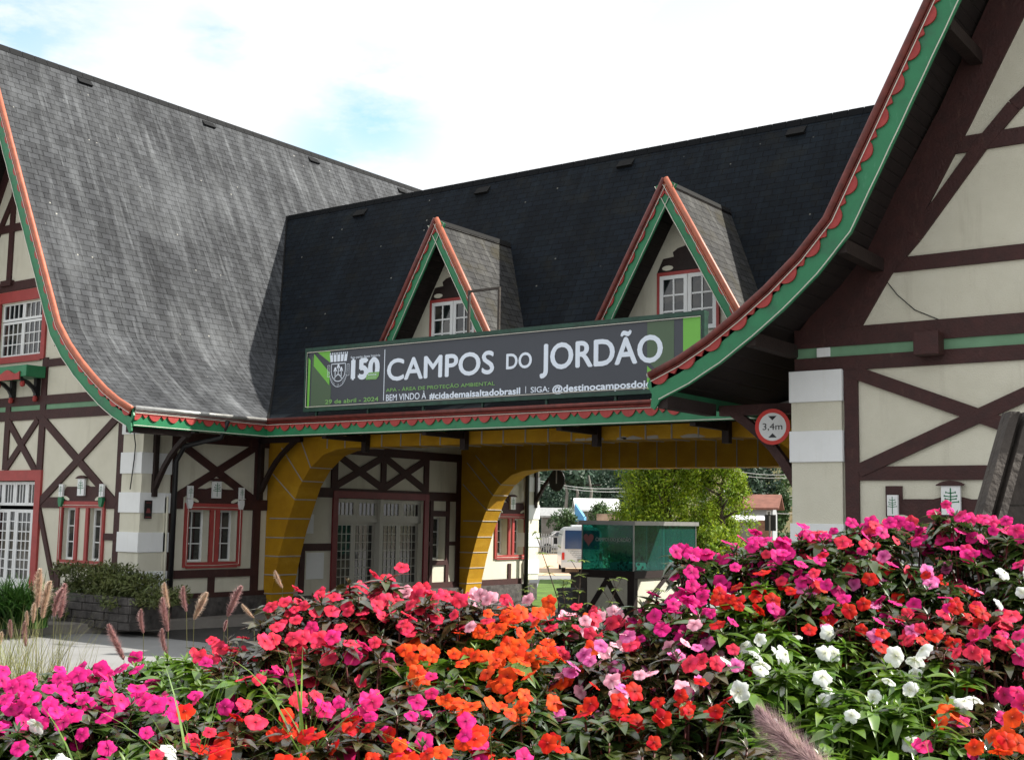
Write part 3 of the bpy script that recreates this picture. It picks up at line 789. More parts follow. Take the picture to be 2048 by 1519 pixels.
# ---- windows and doors.  A local frame: fn(a,z,d): a along the wall, d depth inward (negative = proud)
def sash(mb, gl, fn, a0, a1, z0, z1, d, cols, rows, fr=.05, bar=.022):
    def bx(A0, A1, Z0, Z1, d0, d1):
        c = [fn(A0, Z0, d0), fn(A1, Z0, d0), fn(A1, Z1, d0), fn(A0, Z1, d0), fn(A0, Z0, d1), fn(A1, Z0, d1), fn(A1, Z1, d1), fn(A0, Z1, d1)]
        mb.mesh(c, [(0, 1, 2, 3), (7, 6, 5, 4), (0, 4, 5, 1), (1, 5, 6, 2), (2, 6, 7, 3), (3, 7, 4, 0)])
    bx(a0, a0+fr, z0, z1, d, d+.045); bx(a1-fr, a1, z0, z1, d, d+.045)
    bx(a0+fr, a1-fr, z0, z0+fr, d+.001, d+.045); bx(a0+fr, a1-fr, z1-fr, z1, d+.001, d+.045)
    for k in range(1, cols):
        x = a0+fr+(a1-a0-2*fr)*k/cols; bx(x-bar/2, x+bar/2, z0+fr, z1-fr, d+.008, d+.035)
    for k in range(1, rows):
        z = z0+fr+(z1-z0-2*fr)*k/rows; bx(a0+fr, a1-fr, z-bar/2, z+bar/2, d+.010, d+.036)
    gl.mesh([fn(a0+fr, z0+fr, d+.025), fn(a1-fr, z0+fr, d+.025), fn(a1-fr, z1-fr, d+.025), fn(a0+fr, z1-fr, d+.025)], [(0, 1, 2, 3)])
def bxf(mb, fn, A0, A1, Z0, Z1, d0, d1):
    c = [fn(A0, Z0, d0), fn(A1, Z0, d0), fn(A1, Z1, d0), fn(A0, Z1, d0), fn(A0, Z0, d1), fn(A1, Z0, d1), fn(A1, Z1, d1), fn(A0, Z1, d1)]
    mb.mesh(c, [(0, 1, 2, 3), (7, 6, 5, 4), (0, 4, 5, 1), (1, 5, 6, 2), (2, 6, 7, 3), (3, 7, 4, 0)])
def plaque(fn, a, z0, w, h, g, green_bottom=True, cap=False):
    p = MB(); p.cur = 0; bxf(p, fn, a-w/2, a+w/2, z0, z0+h, -.09, -.045)
    p.cur = 1
    def seg(x0, z0_, x1, z1_, t=.008):
        d = Vector((x1-x0, z1_-z0_)).normalized(); n = Vector((-d.y, d.x))*t
        p.mesh([fn(x0-n.x, z0_-n.y, -.0925), fn(x1-n.x, z1_-n.y, -.0925), fn(x1+n.x, z1_+n.y, -.0925), fn(x0+n.x, z0_+n.y, -.0925)], [(0, 1, 2, 3)])
    seg(a, z0+h*.08, a, z0+h*.92, w*.035)
    for zz, ww in ((.42, .42), (.52, .30), (.62, .34), (.74, .26)):
        seg(a-w*ww, z0+h*(zz+.03), a, z0+h*zz, w*.028); seg(a, z0+h*zz, a+w*ww, z0+h*(zz+.03), w*.028)
        for sx in (-1, 1): seg(a+sx*w*(ww-.03), z0+h*(zz+.03), a+sx*w*(ww+.02), z0+h*(zz+.035), w*.05)
    part(p, 'tree_emblem_plaque', [whitep, green], g)
    q = MB()
    if cap:
        for k in range(6):
            t0, t1 = -1+k/3, -1+(k+1)/3
            zz = lambda t: z0+h+.05-.05*t*t
            q.mesh([fn(a+t0*w*.75, z0+h, -.11), fn(a+t1*w*.75, z0+h, -.11), fn(a+t1*w*.75, zz(t1)+.012, -.11), fn(a+t0*w*.75, zz(t0)+.012, -.11),
                    fn(a+t0*w*.75, z0+h, -.03), fn(a+t1*w*.75, z0+h, -.03), fn(a+t1*w*.75, zz(t1)+.012, -.03), fn(a+t0*w*.75, zz(t0)+.012, -.03)],
                   [(0, 1, 2, 3), (3, 2, 6, 7), (0, 4, 5, 1)])
        part(q, 'plaque_cap', timber, g)
    elif green_bottom:
        pts = [(a-w*.5, z0-.01), (a-w*.5, z0-.10), (a-w*.25, z0-.20), (a+w*.25, z0-.20), (a+w*.5, z0-.10), (a+w*.5, z0-.01)]
        A = [fn(x, z, -.10) for x, z in pts]; B = [fn(x, z, -.04) for x, z in pts]; n = len(pts)
        q.mesh(A+B, [tuple(range(n)), tuple(range(n, 2*n))[::-1]]+[(i, n+i, n+(i+1) % n, (i+1) % n) for i in range(n)])
        part(q, 'plaque_foot', green if green_bottom is True else green_bottom, g)
def twin_window(fn, L1, L2, z0, z1, re=RE, flip=False, frame=redf, head=timber, foot=True, rev=plaster):
    g = sub('window')
    f = MB(); o = .09
    a0, a1 = L1[0], L2[1]
    bxf(f, fn, a0-o, a0, z0-.10, z1+.13, -.045, .01); bxf(f, fn, a1, a1+o, z0-.10, z1+.13, -.045, .01)
    bxf(f, fn, a0-.001, a1+.001, z1, z1+.13, -.042, .01); bxf(f, fn, a0-.001, a1+.001, z0-.12, z0, -.042, .01)
    bxf(f, fn, L1[1], L1[1]+.09, z0+.001, z1-.001, -.040, .01); bxf(f, fn, L2[0]-.09, L2[0], z0+.001, z1-.001, -.040, .01)
    part(f, 'window_frame', frame, g)
    for (p, q) in (L1, L2):
        s = MB(); gl = MB(); sash(s, gl, fn, p, q, z0, z1, re, 2, 3, .045)
        part(s, 'sash', whitep, g); part(gl, 'pane', glass, g)
    # carved head board
    h = MB(); c = (a0+a1)/2; w = (a1-a0)/2
    pts = [(-w-.05, .13), (-w-.05, .22), (-w+.1, .42), (-.22, .42), (-.1, .45), (.1, .45), (.22, .42), (w-.1, .42), (w+.05, .22), (w+.05, .13)]
    A = [fn(c+x, z1+z+.003, -.036) for x, z in pts]; B = [fn(c+x, z1+z+.003, .0) for x, z in pts]; n = len(pts)
    h.mesh(A+B, [tuple(range(n)), tuple(range(n, 2*n))[::-1]]+[(i, n+i, n+(i+1) % n, (i+1) % n) for i in range(n)])
    part(h, 'carved_head_board', head, g)
    for sx in (-1, 1):
        k = MB(); cc = c+sx*(w-.13); n = 10
        pts = [(cc-sx*.10*cos(2*pi*i/n)-sx*.0, z1+.19+.035*sin(2*pi*i/n)+.03*cos(2*pi*i/n)*-1) for i in range(n)]
        A = [fn(x, z, -.045) for x, z in pts]; B = [fn(x, z, -.03) for x, z in pts]
        k.mesh(A+B, [tuple(range(n)), tuple(range(n, 2*n))[::-1]]+[(i, n+i, n+(i+1) % n, (i+1) % n) for i in range(n)])
        part(k, 'cream_scroll', plaster, g)
        plaque(fn, c+sx*(w+.02), z1+.22, .13, .25, g, foot)
    plaque(fn, c, z1+.24, .22, .34, g, cap=True)
    if frame is redf:
        r = MB(); pts = [fn(a0-.03, z1+.05, -.05), fn(a0-.035, (z0+z1)/2, -.052), fn(a0-.03, z0-.06, -.05), fn(c, z0-.07, -.05), fn(a1+.03, z0-.05, -.05), fn(a1+.03, z1+.05, -.05), fn(a0-.03, z1+.05, -.05)]
        r.tube(pts, .007, 4); part(r, 'rope_light', rope, g)
    return g
twin_window(fY, wl[0][:2], wl[1][:2], 1.13, 2.17, re=.10)
twin_window(fY, wr[0][:2], wr[1][:2], .95, 1.99, re=.10)
twin_window(fXL, wps[0][:2], wps[1][:2], 1.13, 2.17, head=timber, foot=whitep)
twin_window(fXL, wpb[0][:2], wpb[1][:2], 1.13, 2.10, foot=whitep)
g = sub('window'); s = MB(); gl = MB(); sash(s, gl, fXL, wpn[0][0], wpn[0][1], wpn[0][2], wpn[0][3], RE, 2, 3, .045)
part(s, 'sash', whitep, g); part(gl, 'pane', glass, g)
# upper windows of the left gable
g = sub('window'); f = MB()
bxf(f, fY, -23.24, -23.10, 5.28, 6.72, -.05, .01); bxf(f, fY, -25.0, -24.86, 5.40, 6.6, -.05, .01)
bxf(f, fY, -27.0, -23.24, 6.60, 6.84, -.048, .01); bxf(f, fY, -27.0, -23.24, 5.26, 5.40, -.047, .01); bxf(f, fY, -27.05, -26.9, 5.26, 6.84, -.05, .01)
part(f, 'window_frame', redf, g)
for (a0, a1) in ((-26.9, -25.96), (-25.96, -25.0), (-24.86, -24.06), (-24.06, -23.24)):
    for z0_, z1_, nr_ in ((5.40, 6.18, 3), (6.2, 6.6, 1)):
        s = MB(); gl = MB(); sash(s, gl, fY, a0+.004, a1-.004, z0_, z1_, .04, 4, nr_, .05)
        part(s, 'sash', whitep, g); part(gl, 'pane', glass, g)
# flower box under it
g = sub('flower_box'); b = MB()
b.box((-26.9, YW-.50, 4.86), (-22.98, YW-.05, 5.10)); part(b, 'box', green, g, bevel=.01)
b = MB(); n = 40
for i in range(n):
    x0, x1 = -26.9+3.72*i/n, -26.9+3.72*(i+1)/n
    w = lambda x: .10+.045*sin((x+26.9)*2*pi/.62)
    b.prism([(x0, YW-.53, 4.80-0*w(x0)), (x1, YW-.53, 4.80), (x1, YW-.53, 4.87+w(x1)), (x0, YW-.53, 4.87+w(x0))], (0, .025, 0))
part(b, 'red_apron', redtrim, g)
b = MB()
for x in (-23.25, -24.15, -25.1, -26.1):
    b.beam((x, YW-.06, 4.86), (x, YW-.06, 4.50), .10); 
    for a, c in zip([(.08, 4.55), (.15, 4.66), (.28, 4.76), (.42, 4.80)], [(.15, 4.66), (.28, 4.76), (.42, 4.80), (.45, 4.84)]): b.beam((x, YW-a[0], a[1]), (x, YW-c[0], c[1]), .07)
part(b, 'bracket', blackm, g)
b = MB()
for x in (-23.25, -24.15, -25.1, -26.1):
    b.lathe([(.02, -.07), (.05, -.05), (.055, 0), (.04, .05), (.01, .06)], (x, YW-.09, 4.44), 8); b.lathe([(.02, -.07), (.05, -.05), (.055, 0), (.04, .05), (.01, .06)], (x, YW-.40, 4.73), 8)
parts(b, 'red_knob', redtrim, g)
# door in the left gable
g = sub('door'); f = MB()
bxf(f, fY, -23.13, -22.93, .25, 2.94, -.055, .01); bxf(f, fY, -25.1, -23.13, 2.72, 2.94, -.053, .01); bxf(f, fY, -25.1, -24.9, .25, 2.72, -.055, .01)
part(f, 'door_frame', redf, g)
s = MB(); gl = MB()
for (a0, a1) in ((-24.9, -24.02), (-24.02, -23.13)):
    a0 += .004; a1 -= .004
    sash(s, gl, fY, a0, a0+.60, .6, 2.12, .12, 3, 7, .07); bxf(s, fY, a0, a0+.60, .26, .6, .121, .16)
    sash(s, gl, fY, a0+.604, a1, .6, 2.12, .12, 1, 7, .05); bxf(s, fY, a0+.604, a1, .26, .6, .121, .16)
    sash(s, gl, fY, a0, a0+.44, 2.2, 2.70, .06, 3, 1, .06); sash(s, gl, fY, a0+.444, a1, 2.2, 2.70, .06, 3, 1, .06)
part(s, 'door_leaf', whitep, g); parts(gl, 'pane', glass, g)
# double doors of the passage
g = sub('door'); f = MB(); y0, y1 = dp[0], dp[1]
bxf(f, fXL, y0-.16, y0, .05, 2.66, -.05, .01); bxf(f, fXL, y1, y1+.16, .05, 2.66, -.05, .01); bxf(f, fXL, y0, y1, 2.50, 2.66, -.047, .01)
part(f, 'door_frame', red_dim, g)
s = MB(); gl = MB(); ym = (y0+y1)/2
for a0, a1 in ((y0, ym-.06), (ym+.06, y1)):
    m_ = (a0+a1)/2
    for (p, q) in ((a0+.003, m_-.002), (m_+.002, a1-.003)):
        sash(s, gl, fXL, p, q, .45, 1.95, .16, 4, 7, .07, .018); bxf(s, fXL, p, q, .06, .45, .161, .2)
        sash(s, gl, fXL, p, q, 2.03, 2.49, .08, 4, 1, .09)
    bxf(s, fXL, a0, a1, 1.95, 2.03, .07, .2)
bxf(s, fXL, ym-.06, ym+.06, .05, 2.5, .0, .2)
part(s, 'door_leaf', cream_dim, g); parts(gl, 'pane', glass, g)
nb = MB(); nb.box((XL+.0, 19.22, .70), (XL+.02, 19.75, 1.28)); nb.box((XL, 19.1, 1.70), (XL+.015, 19.40, 2.12))
parts(nb, 'notice_board', whitep)

# ---- dormers
def dormer(xp, zp, yf, half, wx, wz):
    g = sub('dormer'); zb = 4.4
    m = half/(zp-5.53)           # horizontal run per metre
    r = MB(); so_ = MB()
    def yr(z):      # where the bridge roof has height z
        for (a, za), (b, zb_) in zip(PROF, PROF[1:]):
            if za <= z <= zb_: return YE+a+(b-a)*(z-za)/(zb_-za)
    zs = [zp, zp-.5, zp-1, zp-1.6, zp-2.2, 5.3, 4.9, 4.6]
    for s in (1, -1):
        for a, b in zip(zs, zs[1:]):
            P0 = (xp+s*m*(zp-a), a); P1 = (xp+s*m*(zp-b), b)
            q = [(P0[0], yf, a), (P0[0], yr(a)+.05, a), (P1[0], yr(b)+.05, b), (P1[0], yf, b)]
            if s == -1: q = q[::-1]; 
            va, vb = (zp-a)*1.14, (zp-b)*1.14
            uv = [(yf, -va), (yr(a), -va), (yr(b), -vb), (yf, -vb)]
            r.face(q, uv if s == 1 else uv[::-1])
            t = Vector((-s*.08, 0, -.10))
            so_.face([Vector((x, y+.02, z))+t for x, y, z in q])
    rc = MB(); rc.slabY([(xp-.05, zp-.07), (xp, zp+.025), (xp+.05, zp-.07)], yf+.1, yr(zp)+.02); 
    part(r, 'dormer_roof', roofD, g); part(so_, 'dormer_soffit', soffm, g); part(rc, 'ridge_capping', roofD, g)
    for s in (1, -1):
        path = [(xp+s*m*(zp-z), z+.02) for z in (4.75, 5.6, 6.6, zp)]
        trim(path, lambda p, d: Vector((p[0], yf+d, p[1])), .24, 'dormer_rake', capor if s == 1 else capm, None, parent=g, side=-s, phase=.1)
    ap = MB(); ap.slabY([(xp-.10, zp-.19), (xp, zp+.01), (xp+.10, zp-.19), (xp, zp-.50)], yf-.004, yf+.033); part(ap, 'apex_board', green, g)
    w = MB(); yw = yf+.62
    hw = m*(zp-.12-4.95)
    holes = []
    w.slabY([(xp-hw, 4.95), (xp+hw, 4.95), (xp, zp-.15)], yw, yw+.1)
    part(w, 'dormer_wall', plaster, g)
    fn = lambda a, z, d: Vector((a, yw-.03+d, z))
    f = MB(); x0, x1, z0, z1 = wx[0], wx[1], wz[0], wz[1]
    bxf(f, fn, x0-.05, x0, z0, z1+.06, -.03, .029); bxf(f, fn, x1, x1+.05, z0, z1+.06, -.03, .029); bxf(f, fn, x0, x1, z1, z1+.06, -.028, .029)
    part(f, 'window_frame', redf, g)
    s_ = MB(); gl = MB(); c = (x0+x1)/2
    for a_, b_ in ((x0, c-.005), (c+.005, x1)):
        s_ = MB(); gl = MB(); sash(s_, gl, fn, a_, b_, z0, z1, -.02, 2, 3, .07, .03)
        part(s_, 'sash', whitep, g); part(gl, 'pane', glass, g)
    h = MB(); hw2 = m*(zp-(z1+.4))
    pts = [(-.62, .07), (.62, .07), (.50, .30), (.28, .32), (.30, .40), (.2, .46), (.0, .50), (-.2, .46), (-.30, .40), (-.28, .32), (-.50, .30)]
    h.slabY([(c+x*.95, z1+z) for x, z in pts], yw-.05, yw+.0)
    part(h, 'carved_head_board', darkt, g)
    k = MB()
    for sx in (-1, 1):
        k.slabY([(c+sx*.38+.11*cos(2*pi*i/10), z1+.13+.045*sin(2*pi*i/10)) for i in range(10)], yw-.062, yw-.045)
    parts(k, 'cream_scroll', plaster, g)
YF = 17.75
p1 = PY(873, 440, YF); p2 = PY(1331, 360, YF); YWIN = YF+.6
a = PY(866, 605, YWIN); b = PY(1321, 551, YWIN); b2 = PY(1434, 545, YWIN); bb = PY(1435, 655, YWIN)
zt = (a.z+b.z)/2-.02
dormer(p1.x, p1.z, YF, 1.29, (a.x, a.x+(b2.x-b.x)), (bb.z, zt))
dormer(p2.x, p2.z, YF, 1.29, (b.x, b2.x), (bb.z, zt))

# things fixed to the building but small: poster and lamp cable
po = MB(); q = PX(288, 980, XL+.10); po.box((XL+.125, q.y+.01, 1.98), (XL+.137, q.y+.18, 2.33))
POSTER = po.build('poster', blackm); tag(POSTER, 'small dark poster stuck on the white quoin blocks of the left column', 'poster')
pt = MB(); f_ = lambda x, z: Vector((XL+.1385, x, z)); y_ = q.y
text_fit(pt, 'VENDE', 'VENDE', y_+.035, 2.27, y_+.15, 2.30, f_, .01)
pt.mesh([f_(y_+.04, 2.09), f_(y_+.15, 2.09), f_(y_+.12, 2.18), f_(y_+.07, 2.18)], [(0, 1, 2, 3)]); pt.mesh([f_(y_+.03, 2.0), f_(y_+.16, 2.0), f_(y_+.16, 2.02), f_(y_+.03, 2.02)], [(0, 1, 2, 3)])
pm = pt.build('poster_print', mat('dull_red_ink', (.20, .05, .05), .6), POSTER)
cb = MB(); cb.tube([PY(a, b, YW-.12) for a, b in ((272, 845), (268, 865), (271, 890), (268, 920), (264, 950), (260, 978))], .012, 5)
part(cb, 'loose_cable', blackm)

# ============================================================ the welcome sign
SY = 16.72
def sg(px, py): p = PY(px, py, SY); return p.x, p.z
x0, zt = sg(613, 699); x1, _ = sg(1410.5, 623); zt = (zt+_)/2
zb_ = (sg(613, 820)[1]+sg(1294, 784)[1])/2
_tl, _tr, _bl, _br = sg(613, 699), sg(1410, 623), sg(613, 820), sg(1294, 784)
def sz(zx, zy):      # coordinates read in an enlarged view of the sign
    x, z = sg(580+zx/2.3814, 580+zy/2.3814)
    tl = _tl[1]+(_tr[1]-_tl[1])*(x-_tl[0])/(_tr[0]-_tl[0]); bl = _bl[1]+(_br[1]-_bl[1])*(x-_bl[0])/(_br[0]-_bl[0])
    return x, zb_+(z-bl)/(tl-bl)*(zt-zb_)
SG = empty('welcome_sign', ((x0+x1)/2, SY, zb_))
tag(SG, 'long charcoal and green welcome sign reading CAMPOS DO JORDÃO above the arch', 'sign')
SGI = Matrix.Translation(-Vector(((x0+x1)/2, SY, zb_)))
def sp(mb, name, m, parent=None, **k):
    o = mb.build(name, m, None, **k); o.parent = parent or SG
    if parent is None: o.matrix_parent_inverse = SGI
    return o
b = MB(); b.box((x0+.04, SY, zb_+.03), (x1-.04, SY+.05, zt-.03)); sp(b, 'panel', signbg)
b = MB()
b.box((x0, SY-.03, zt-.05), (x1, SY+.12, zt+.02)); b.box((x0, SY-.03, zb_-.03), (x1, SY+.1, zb_+.035)); b.box((x0, SY-.029, zb_+.035), (x0+.05, SY+.1, zt-.05)); b.box((x1-.05, SY-.029, zb_+.035), (x1, SY+.1, zt-.05))
sp(b, 'frame', framegreen)
b = MB(); q = [(x0+.06, zb_+.06), (x0+.06, zt-.07), (x1-.06, zt-.07), (x1-.06, zb_+.06), (x0+.06, zb_+.06)]
b.tube([(x, SY-.035, z) for x, z in q], .007, 4); sp(b, 'rope_light', rope)
b = MB()
x = x0+.3
while x < x1:
    b.box((x-.02, SY+.02, 3.92), (x+.02, SY+.06, zb_-.03)); b.beam((x, SY+.1, zt-.1), (x, SY+1.2, 4.75), .04); x += 1.35
sp(b, 'support_leg', framegreen)
yy = SY-.004
S3 = lambda x, z: Vector((x, yy, z))
def S3b(x, z): return Vector((x, SY-.006, z))
def quadz(mb, *pts, y=None):
    pts = [sz(*p) for p in pts]; f = [Vector((p[0], y or (SY-.004), p[1])) for p in pts]; mb.face(f)
H_ = zt-zb_
def rel(mb, pts, y):    # u in metres from left edge, v fraction of height
    mb.face([Vector((x0+u if u >= 0 else x1+u, y, zb_+.04+v*(H_-.09))) for u, v in pts])
b = MB(); rel(b, [(.17, .0), (.70, .0), (.70, .36), (.17, .93)], SY-.003); rel(b, [(-1.02, .42), (-.54, .0), (-.54, .97), (-1.02, .97)], SY-.003); [sp(q_, 'olive_shape', signolive) for q_ in b.pieces()]
b = MB(); rel(b, [(.07, 0), (.13, 0), (.13, .85), (.07, .9)], SY-.005)
rel(b, [(.22, .74), (.66, .38), (.66, .60), (.22, .96)], SY-.005); rel(b, [(.30, .985), (.66, .78), (.66, .985)], SY-.005)
rel(b, [(-.38, .0), (-.08, .0), (-.08, .985), (-.38, .985)], SY-.005); rel(b, [(-1.02, .0), (-.60, .0), (-1.02, .34)], SY-.005)
[sp(q_, 'green_shape', signgreen) for q_ in b.pieces()]
white = MB(); gtx = MB()
def tz(mb, txt, ref, a, c, bold=.02): # a=(left,baseline) c=(right,captop)
    p = sz(*a); q = sz(*c); text_fit(mb, txt, ref, p[0], p[1], q[0], q[1], S3b, bold)
tz(white, 'CAMPOS', 'M', (462, 430), (975, 290), .035)
tz(white, 'DO', 'D', (1030, 376), (1154, 296), .03)
tz(white, 'JORDÃO', 'R', (1190, 379), (1777, 213), .035)
tz(gtx, 'APA - ÁREA DE PROTEÇÃO AMBIENTAL', 'A', (458, 484), (977, 435), .03)
tz(white, 'BEM VINDO À', 'B', (458, 527), (650, 486), .02)
tz(white, '#cidademaisaltadobrasil', 'd', (664, 518), (1098, 464), .06)
tz(white, 'SIGA:', 'S', (1147, 489), (1236, 457), .02)
tz(white, '@destinocamposdojordao', 'd', (1250, 487), (1835, 422), .06)
tz(gtx, '29 de abril - 2024', '2', (168, 541), (423, 507), .05)
tz(white, 'faça parte desta história', 'h', (291, 326), (431, 303), .01)
tz(white, '150', '1', (290, 422), (430, 322), .08)
def vline(mb, zx, z0_, z1_, w):
    p = sz(zx, z0_); q = sz(zx, z1_); mb.face([(p[0]-w, yy, p[1]), (p[0]+w, yy, p[1]), (p[0]+w, yy, q[1]), (p[0]-w, yy, q[1])])
vline(white, 446, 525, 283, .008); vline(white, 1123, 490, 458, .006)
sp(white, 'white_lettering', signwhite); white = MB()
# crest: mural crown, shield outline with three pines, ribbon with the town's name
c = sz(231, 380); cw = (sz(285, 400)[0]-sz(178, 400)[0])/2; ch = sz(231, 300)[1]-sz(231, 468)[1]
def C(u, v): return Vector((c[0]+u*cw, SY-.006, c[1]+v*ch))
def cseg(pts, w):
    pts = [Vector(p) for p in pts]
    for a, b in zip(pts, pts[1:]):
        d = Vector(((b-a).x*cw, (b-a).y*ch)).normalized(); n = Vector((-d.y/cw, d.x/ch))*w*cw
        white.face([C(*(a-n)), C(*(b-n)), C(*(b+n)), C(*(a+n))])
sh = [(-.62, .18)]+[(-.62, .0)]+[(-.62*cos(t), -.0-.32*sin(t)) for t in [i*pi/12 for i in range(1, 12)]]+[(.62, .0), (.62, .18), (-.62, .18)]
cseg(sh, .025)
ou = [(-.78*cos(t), -.02-.45*sin(t)) for t in [.15+i*(pi-.3)/14 for i in range(15)]]; cseg(ou, .015)
for i in range(5):
    u = -.6+i*.3
    white.face([C(u-.12, .24), C(u+.12, .24), C(u*1.1+.13, .44), C(u*1.1-.13, .44)])
    white.face([C(u*1.1-.13, .45), C(u*1.1-.05, .45), C(u*1.1-.05, .50), C(u*1.1-.13, .50)]); white.face([C(u*1.1+.05, .45), C(u*1.1+.13, .45), C(u*1.1+.13, .50), C(u*1.1+.05, .50)])
for u, v in ((-.27, -.02), (0, .07), (.27, -.02)):
    cseg([(u, v-.22), (u, v+.02)], .03)
    for dv, ww in ((.0, .17), (.04, .13), (.08, .08)): white.face([C(u-ww, v+dv-.015), C(u+ww, v+dv-.015), C(u+ww*.6, v+dv+.025), C(u-ww*.6, v+dv+.025)])
cseg([(-.42, -.26), (0, -.10), (.42, -.26)], .03)
word = 'CAMPOS DO JORDÃO'
for i, chh in enumerate(word):
    if chh == ' ': continue
    t = .32+(pi-.64)*i/(len(word)-1); vs, fs = text_raw(chh, .03); u0 = -.70*cos(t); v0 = -.02-.40*sin(t); ang = pi/2-t
    a_ = -(pi/2-t)*.8
    m_ = [(v.x-.3, v.y-.35) for v in vs]; sc_ = .075
    white.mesh([C(u0+(x*cos(a_)-y*sin(a_))*sc_*1.3*(1), v0+(x*sin(a_)+y*cos(a_))*sc_*1.0) for x, y in m_], fs)
for txt, u in (('1874', -.86), ('1934', .86)):
    cseg([(u-.1, -.17), (u+.1, -.17), (u+.1, .15), (u-.1, .15), (u-.1, -.17)], .012)
    for i, chh in enumerate(txt):
        vs, fs = text_raw(chh, .03); white.mesh([C(u+(v.x-.3)*.13, -.13+i*.065+(v.y)*.07) for v in vs], fs)
sp(white, 'town_crest', signwhite); sp(gtx, 'green_lettering', textgreen)
b = MB(); P_ = [sz(*p) for p in ((362, 426), (366, 405), (378, 392), (427, 388), (424, 408), (412, 424))]
b.face([Vector((x, SY-.009, z)) for x, z in P_]); sp(b, 'leaf_badge', textgreen)
b = MB(); p = sz(373, 407); q = sz(414, 398); text_fit(b, 'anos', 'a', p[0], p[1], q[0], q[1], lambda x, z: Vector((x, SY-.011, z)), .03)
p = sz(373, 418); q = sz(412, 413); text_fit(b, '29.04.2024', '2', p[0], p[1], q[0], q[1], lambda x, z: Vector((x, SY-.011, z)), .01); sp(b, 'badge_lettering', signwhite)
# empty metal frame above the sign
xa = PY(938, 585, SY+.05); xb = PY(998, 578, SY+.05)
fm = MB()
fm.box((xa.x-.02, SY+.04, zt), (xa.x+.02, SY+.08, xa.z)); fm.box((xb.x-.02, SY+.04, zt), (xb.x+.02, SY+.08, xb.z)); fm.box((xa.x-.02, SY+.04, xa.z), (xb.x+.02, SY+.08, xa.z+.04))
tag(fm.build('lamp_frame', weathered), 'thin empty metal frame standing on top of the welcome sign', 'frame')

# ============================================================ clearance signs
def round_sign(c, r, out, label, face=True, lift=0):
    c = Vector(c); g = empty('clearance_sign', c); tag(g, label, 'traffic sign')
    nrm = Vector(out).normalized(); rgt = Vector((0, 0, 1)).cross(nrm).normalized() * 1; rgt = nrm.cross(Vector((0, 0, 1))).normalized()*-1
    upv = Vector((0, 0, 1))
    def P(u, v, d): return rgt*u*r+upv*v*r+nrm*d
    def disc(mb, r0, r1, d, n=40):
        for k in range(n):
            a, b = 2*pi*k/n, 2*pi*(k+1)/n
            if r0 > 0: mb.face([P(r0*cos(a), r0*sin(a), d), P(r1*cos(a), r1*sin(a), d), P(r1*cos(b), r1*sin(b), d), P(r0*cos(b), r0*sin(b), d)])
        if r0 == 0: mb.face([P(r1*cos(2*pi*k/n), r1*sin(2*pi*k/n), d) for k in range(n)])
    b = MB(); n = 40
    for k in range(n):
        a, bb_ = 2*pi*k/n, 2*pi*(k+1)/n
        b.face([P(cos(a), sin(a), .0), P(cos(bb_), sin(bb_), .0), P(cos(bb_), sin(bb_), -.012), P(cos(a), sin(a), -.012)])
    disc(b, 0, 1, -.012); disc(b, 0, 1, 0); b.build('back_plate', blackm, g)
    b = MB(); disc(b, .78, 1, .002); b.build('red_ring', signred, g)
    b = MB(); disc(b, 0, .781, .001); b.build('white_face', whitep, g)
    b = MB(); fn = lambda x, z: P(x, z, .004)
    text_fit(b, '3,4m', '3', -.56, -.17, .56, .20, fn, .005)
    b.face([fn(-.24, .60), fn(0, .36), fn(.24, .60)]); b.face([fn(-.24, -.60), fn(.24, -.60), fn(0, -.36)])
    b.build('black_marks', blackm, g)
    b = MB(); b.tube([P(0, -.3, -.02), P(0, .9, -.02)], .02, 6); b.build('bracket', metal, g)
    return g
yS = 15.05
cS = PY(1545, 853, yS)
round_sign(cS, 36*yS/(ray(1545, 853).y)/F, (.12, -1, -.02), 'round red-ringed white sign reading 3,4m hanging by the right column')
cB = PX(1114, 960, XL+1.05)
round_sign(cB, .30, (.2, 1, 0), 'black back of a round sign hanging beyond the far end of the arch')

# ============================================================ weathered wooden tower at the right edge
TW = empty('wooden_tower', (0, 0, 0)); zD = 8.3
tag(TW, 'weathered dark plank tower with sloping sides at the right edge of the flower bed', 'wooden tower')
c0 = PD(2010, 826, zD); ax = rt.copy(); ax.z = 0; ax.normalize(); ay = Vector((-ax.y, ax.x, 0))
TW.location = Vector((c0.x, c0.y, 0))
zT = c0.z; tw = 2.0
def tp(u, d, z): return ax*u+ay*d+Vector((0, 0, z))     # local
lean = .44
b = MB(); rows = [(zT-.42*k-.03, zT-.42*(k+1)) for k in range(7)]
rows = [(zT-.0-s, zT-e) for s, e in ((.0, .30), (.31, .62), (.63, .98), (.99, 1.35), (1.36, 1.75), (1.76, 2.2), (2.21, 2.7))]
for za, zb2 in rows:
    la, lb_ = lean*(zT-za), lean*(zT-zb2)
    j = random.uniform(-.008, .008)
    b.prism([tp(.12-la, -.12*0-.35*(zT-za)+j, za), tp(tw+la, -.35*(zT-za)+j, za), tp(tw+lb_, -.35*(zT-zb2)+j, zb2), tp(.12-lb_, -.35*(zT-zb2)+j, zb2)], ay*.06)
    b.prism([tp(.14-la, -.35*(zT-za)+.07, za), tp(1.1-la, 1.3+.35*(zT-za), za), tp(1.1-lb_, 1.3+.35*(zT-zb2), zb2), tp(.14-lb_, -.35*(zT-zb2)+.07, zb2)], ax*.05)
b.build('plank_wall', weathered, TW)
b = MB()
def lg(u0, w):
    h = zT-.0
    b.prism([tp(u0, -.06, zT), tp(u0+w, -.06, zT), tp(u0+w-lean*h, -.06-.35*h, 0), tp(u0-lean*h, -.06-.35*h, 0)], -ay*.09)
lg(-.02, .06); lg(.09, .05)
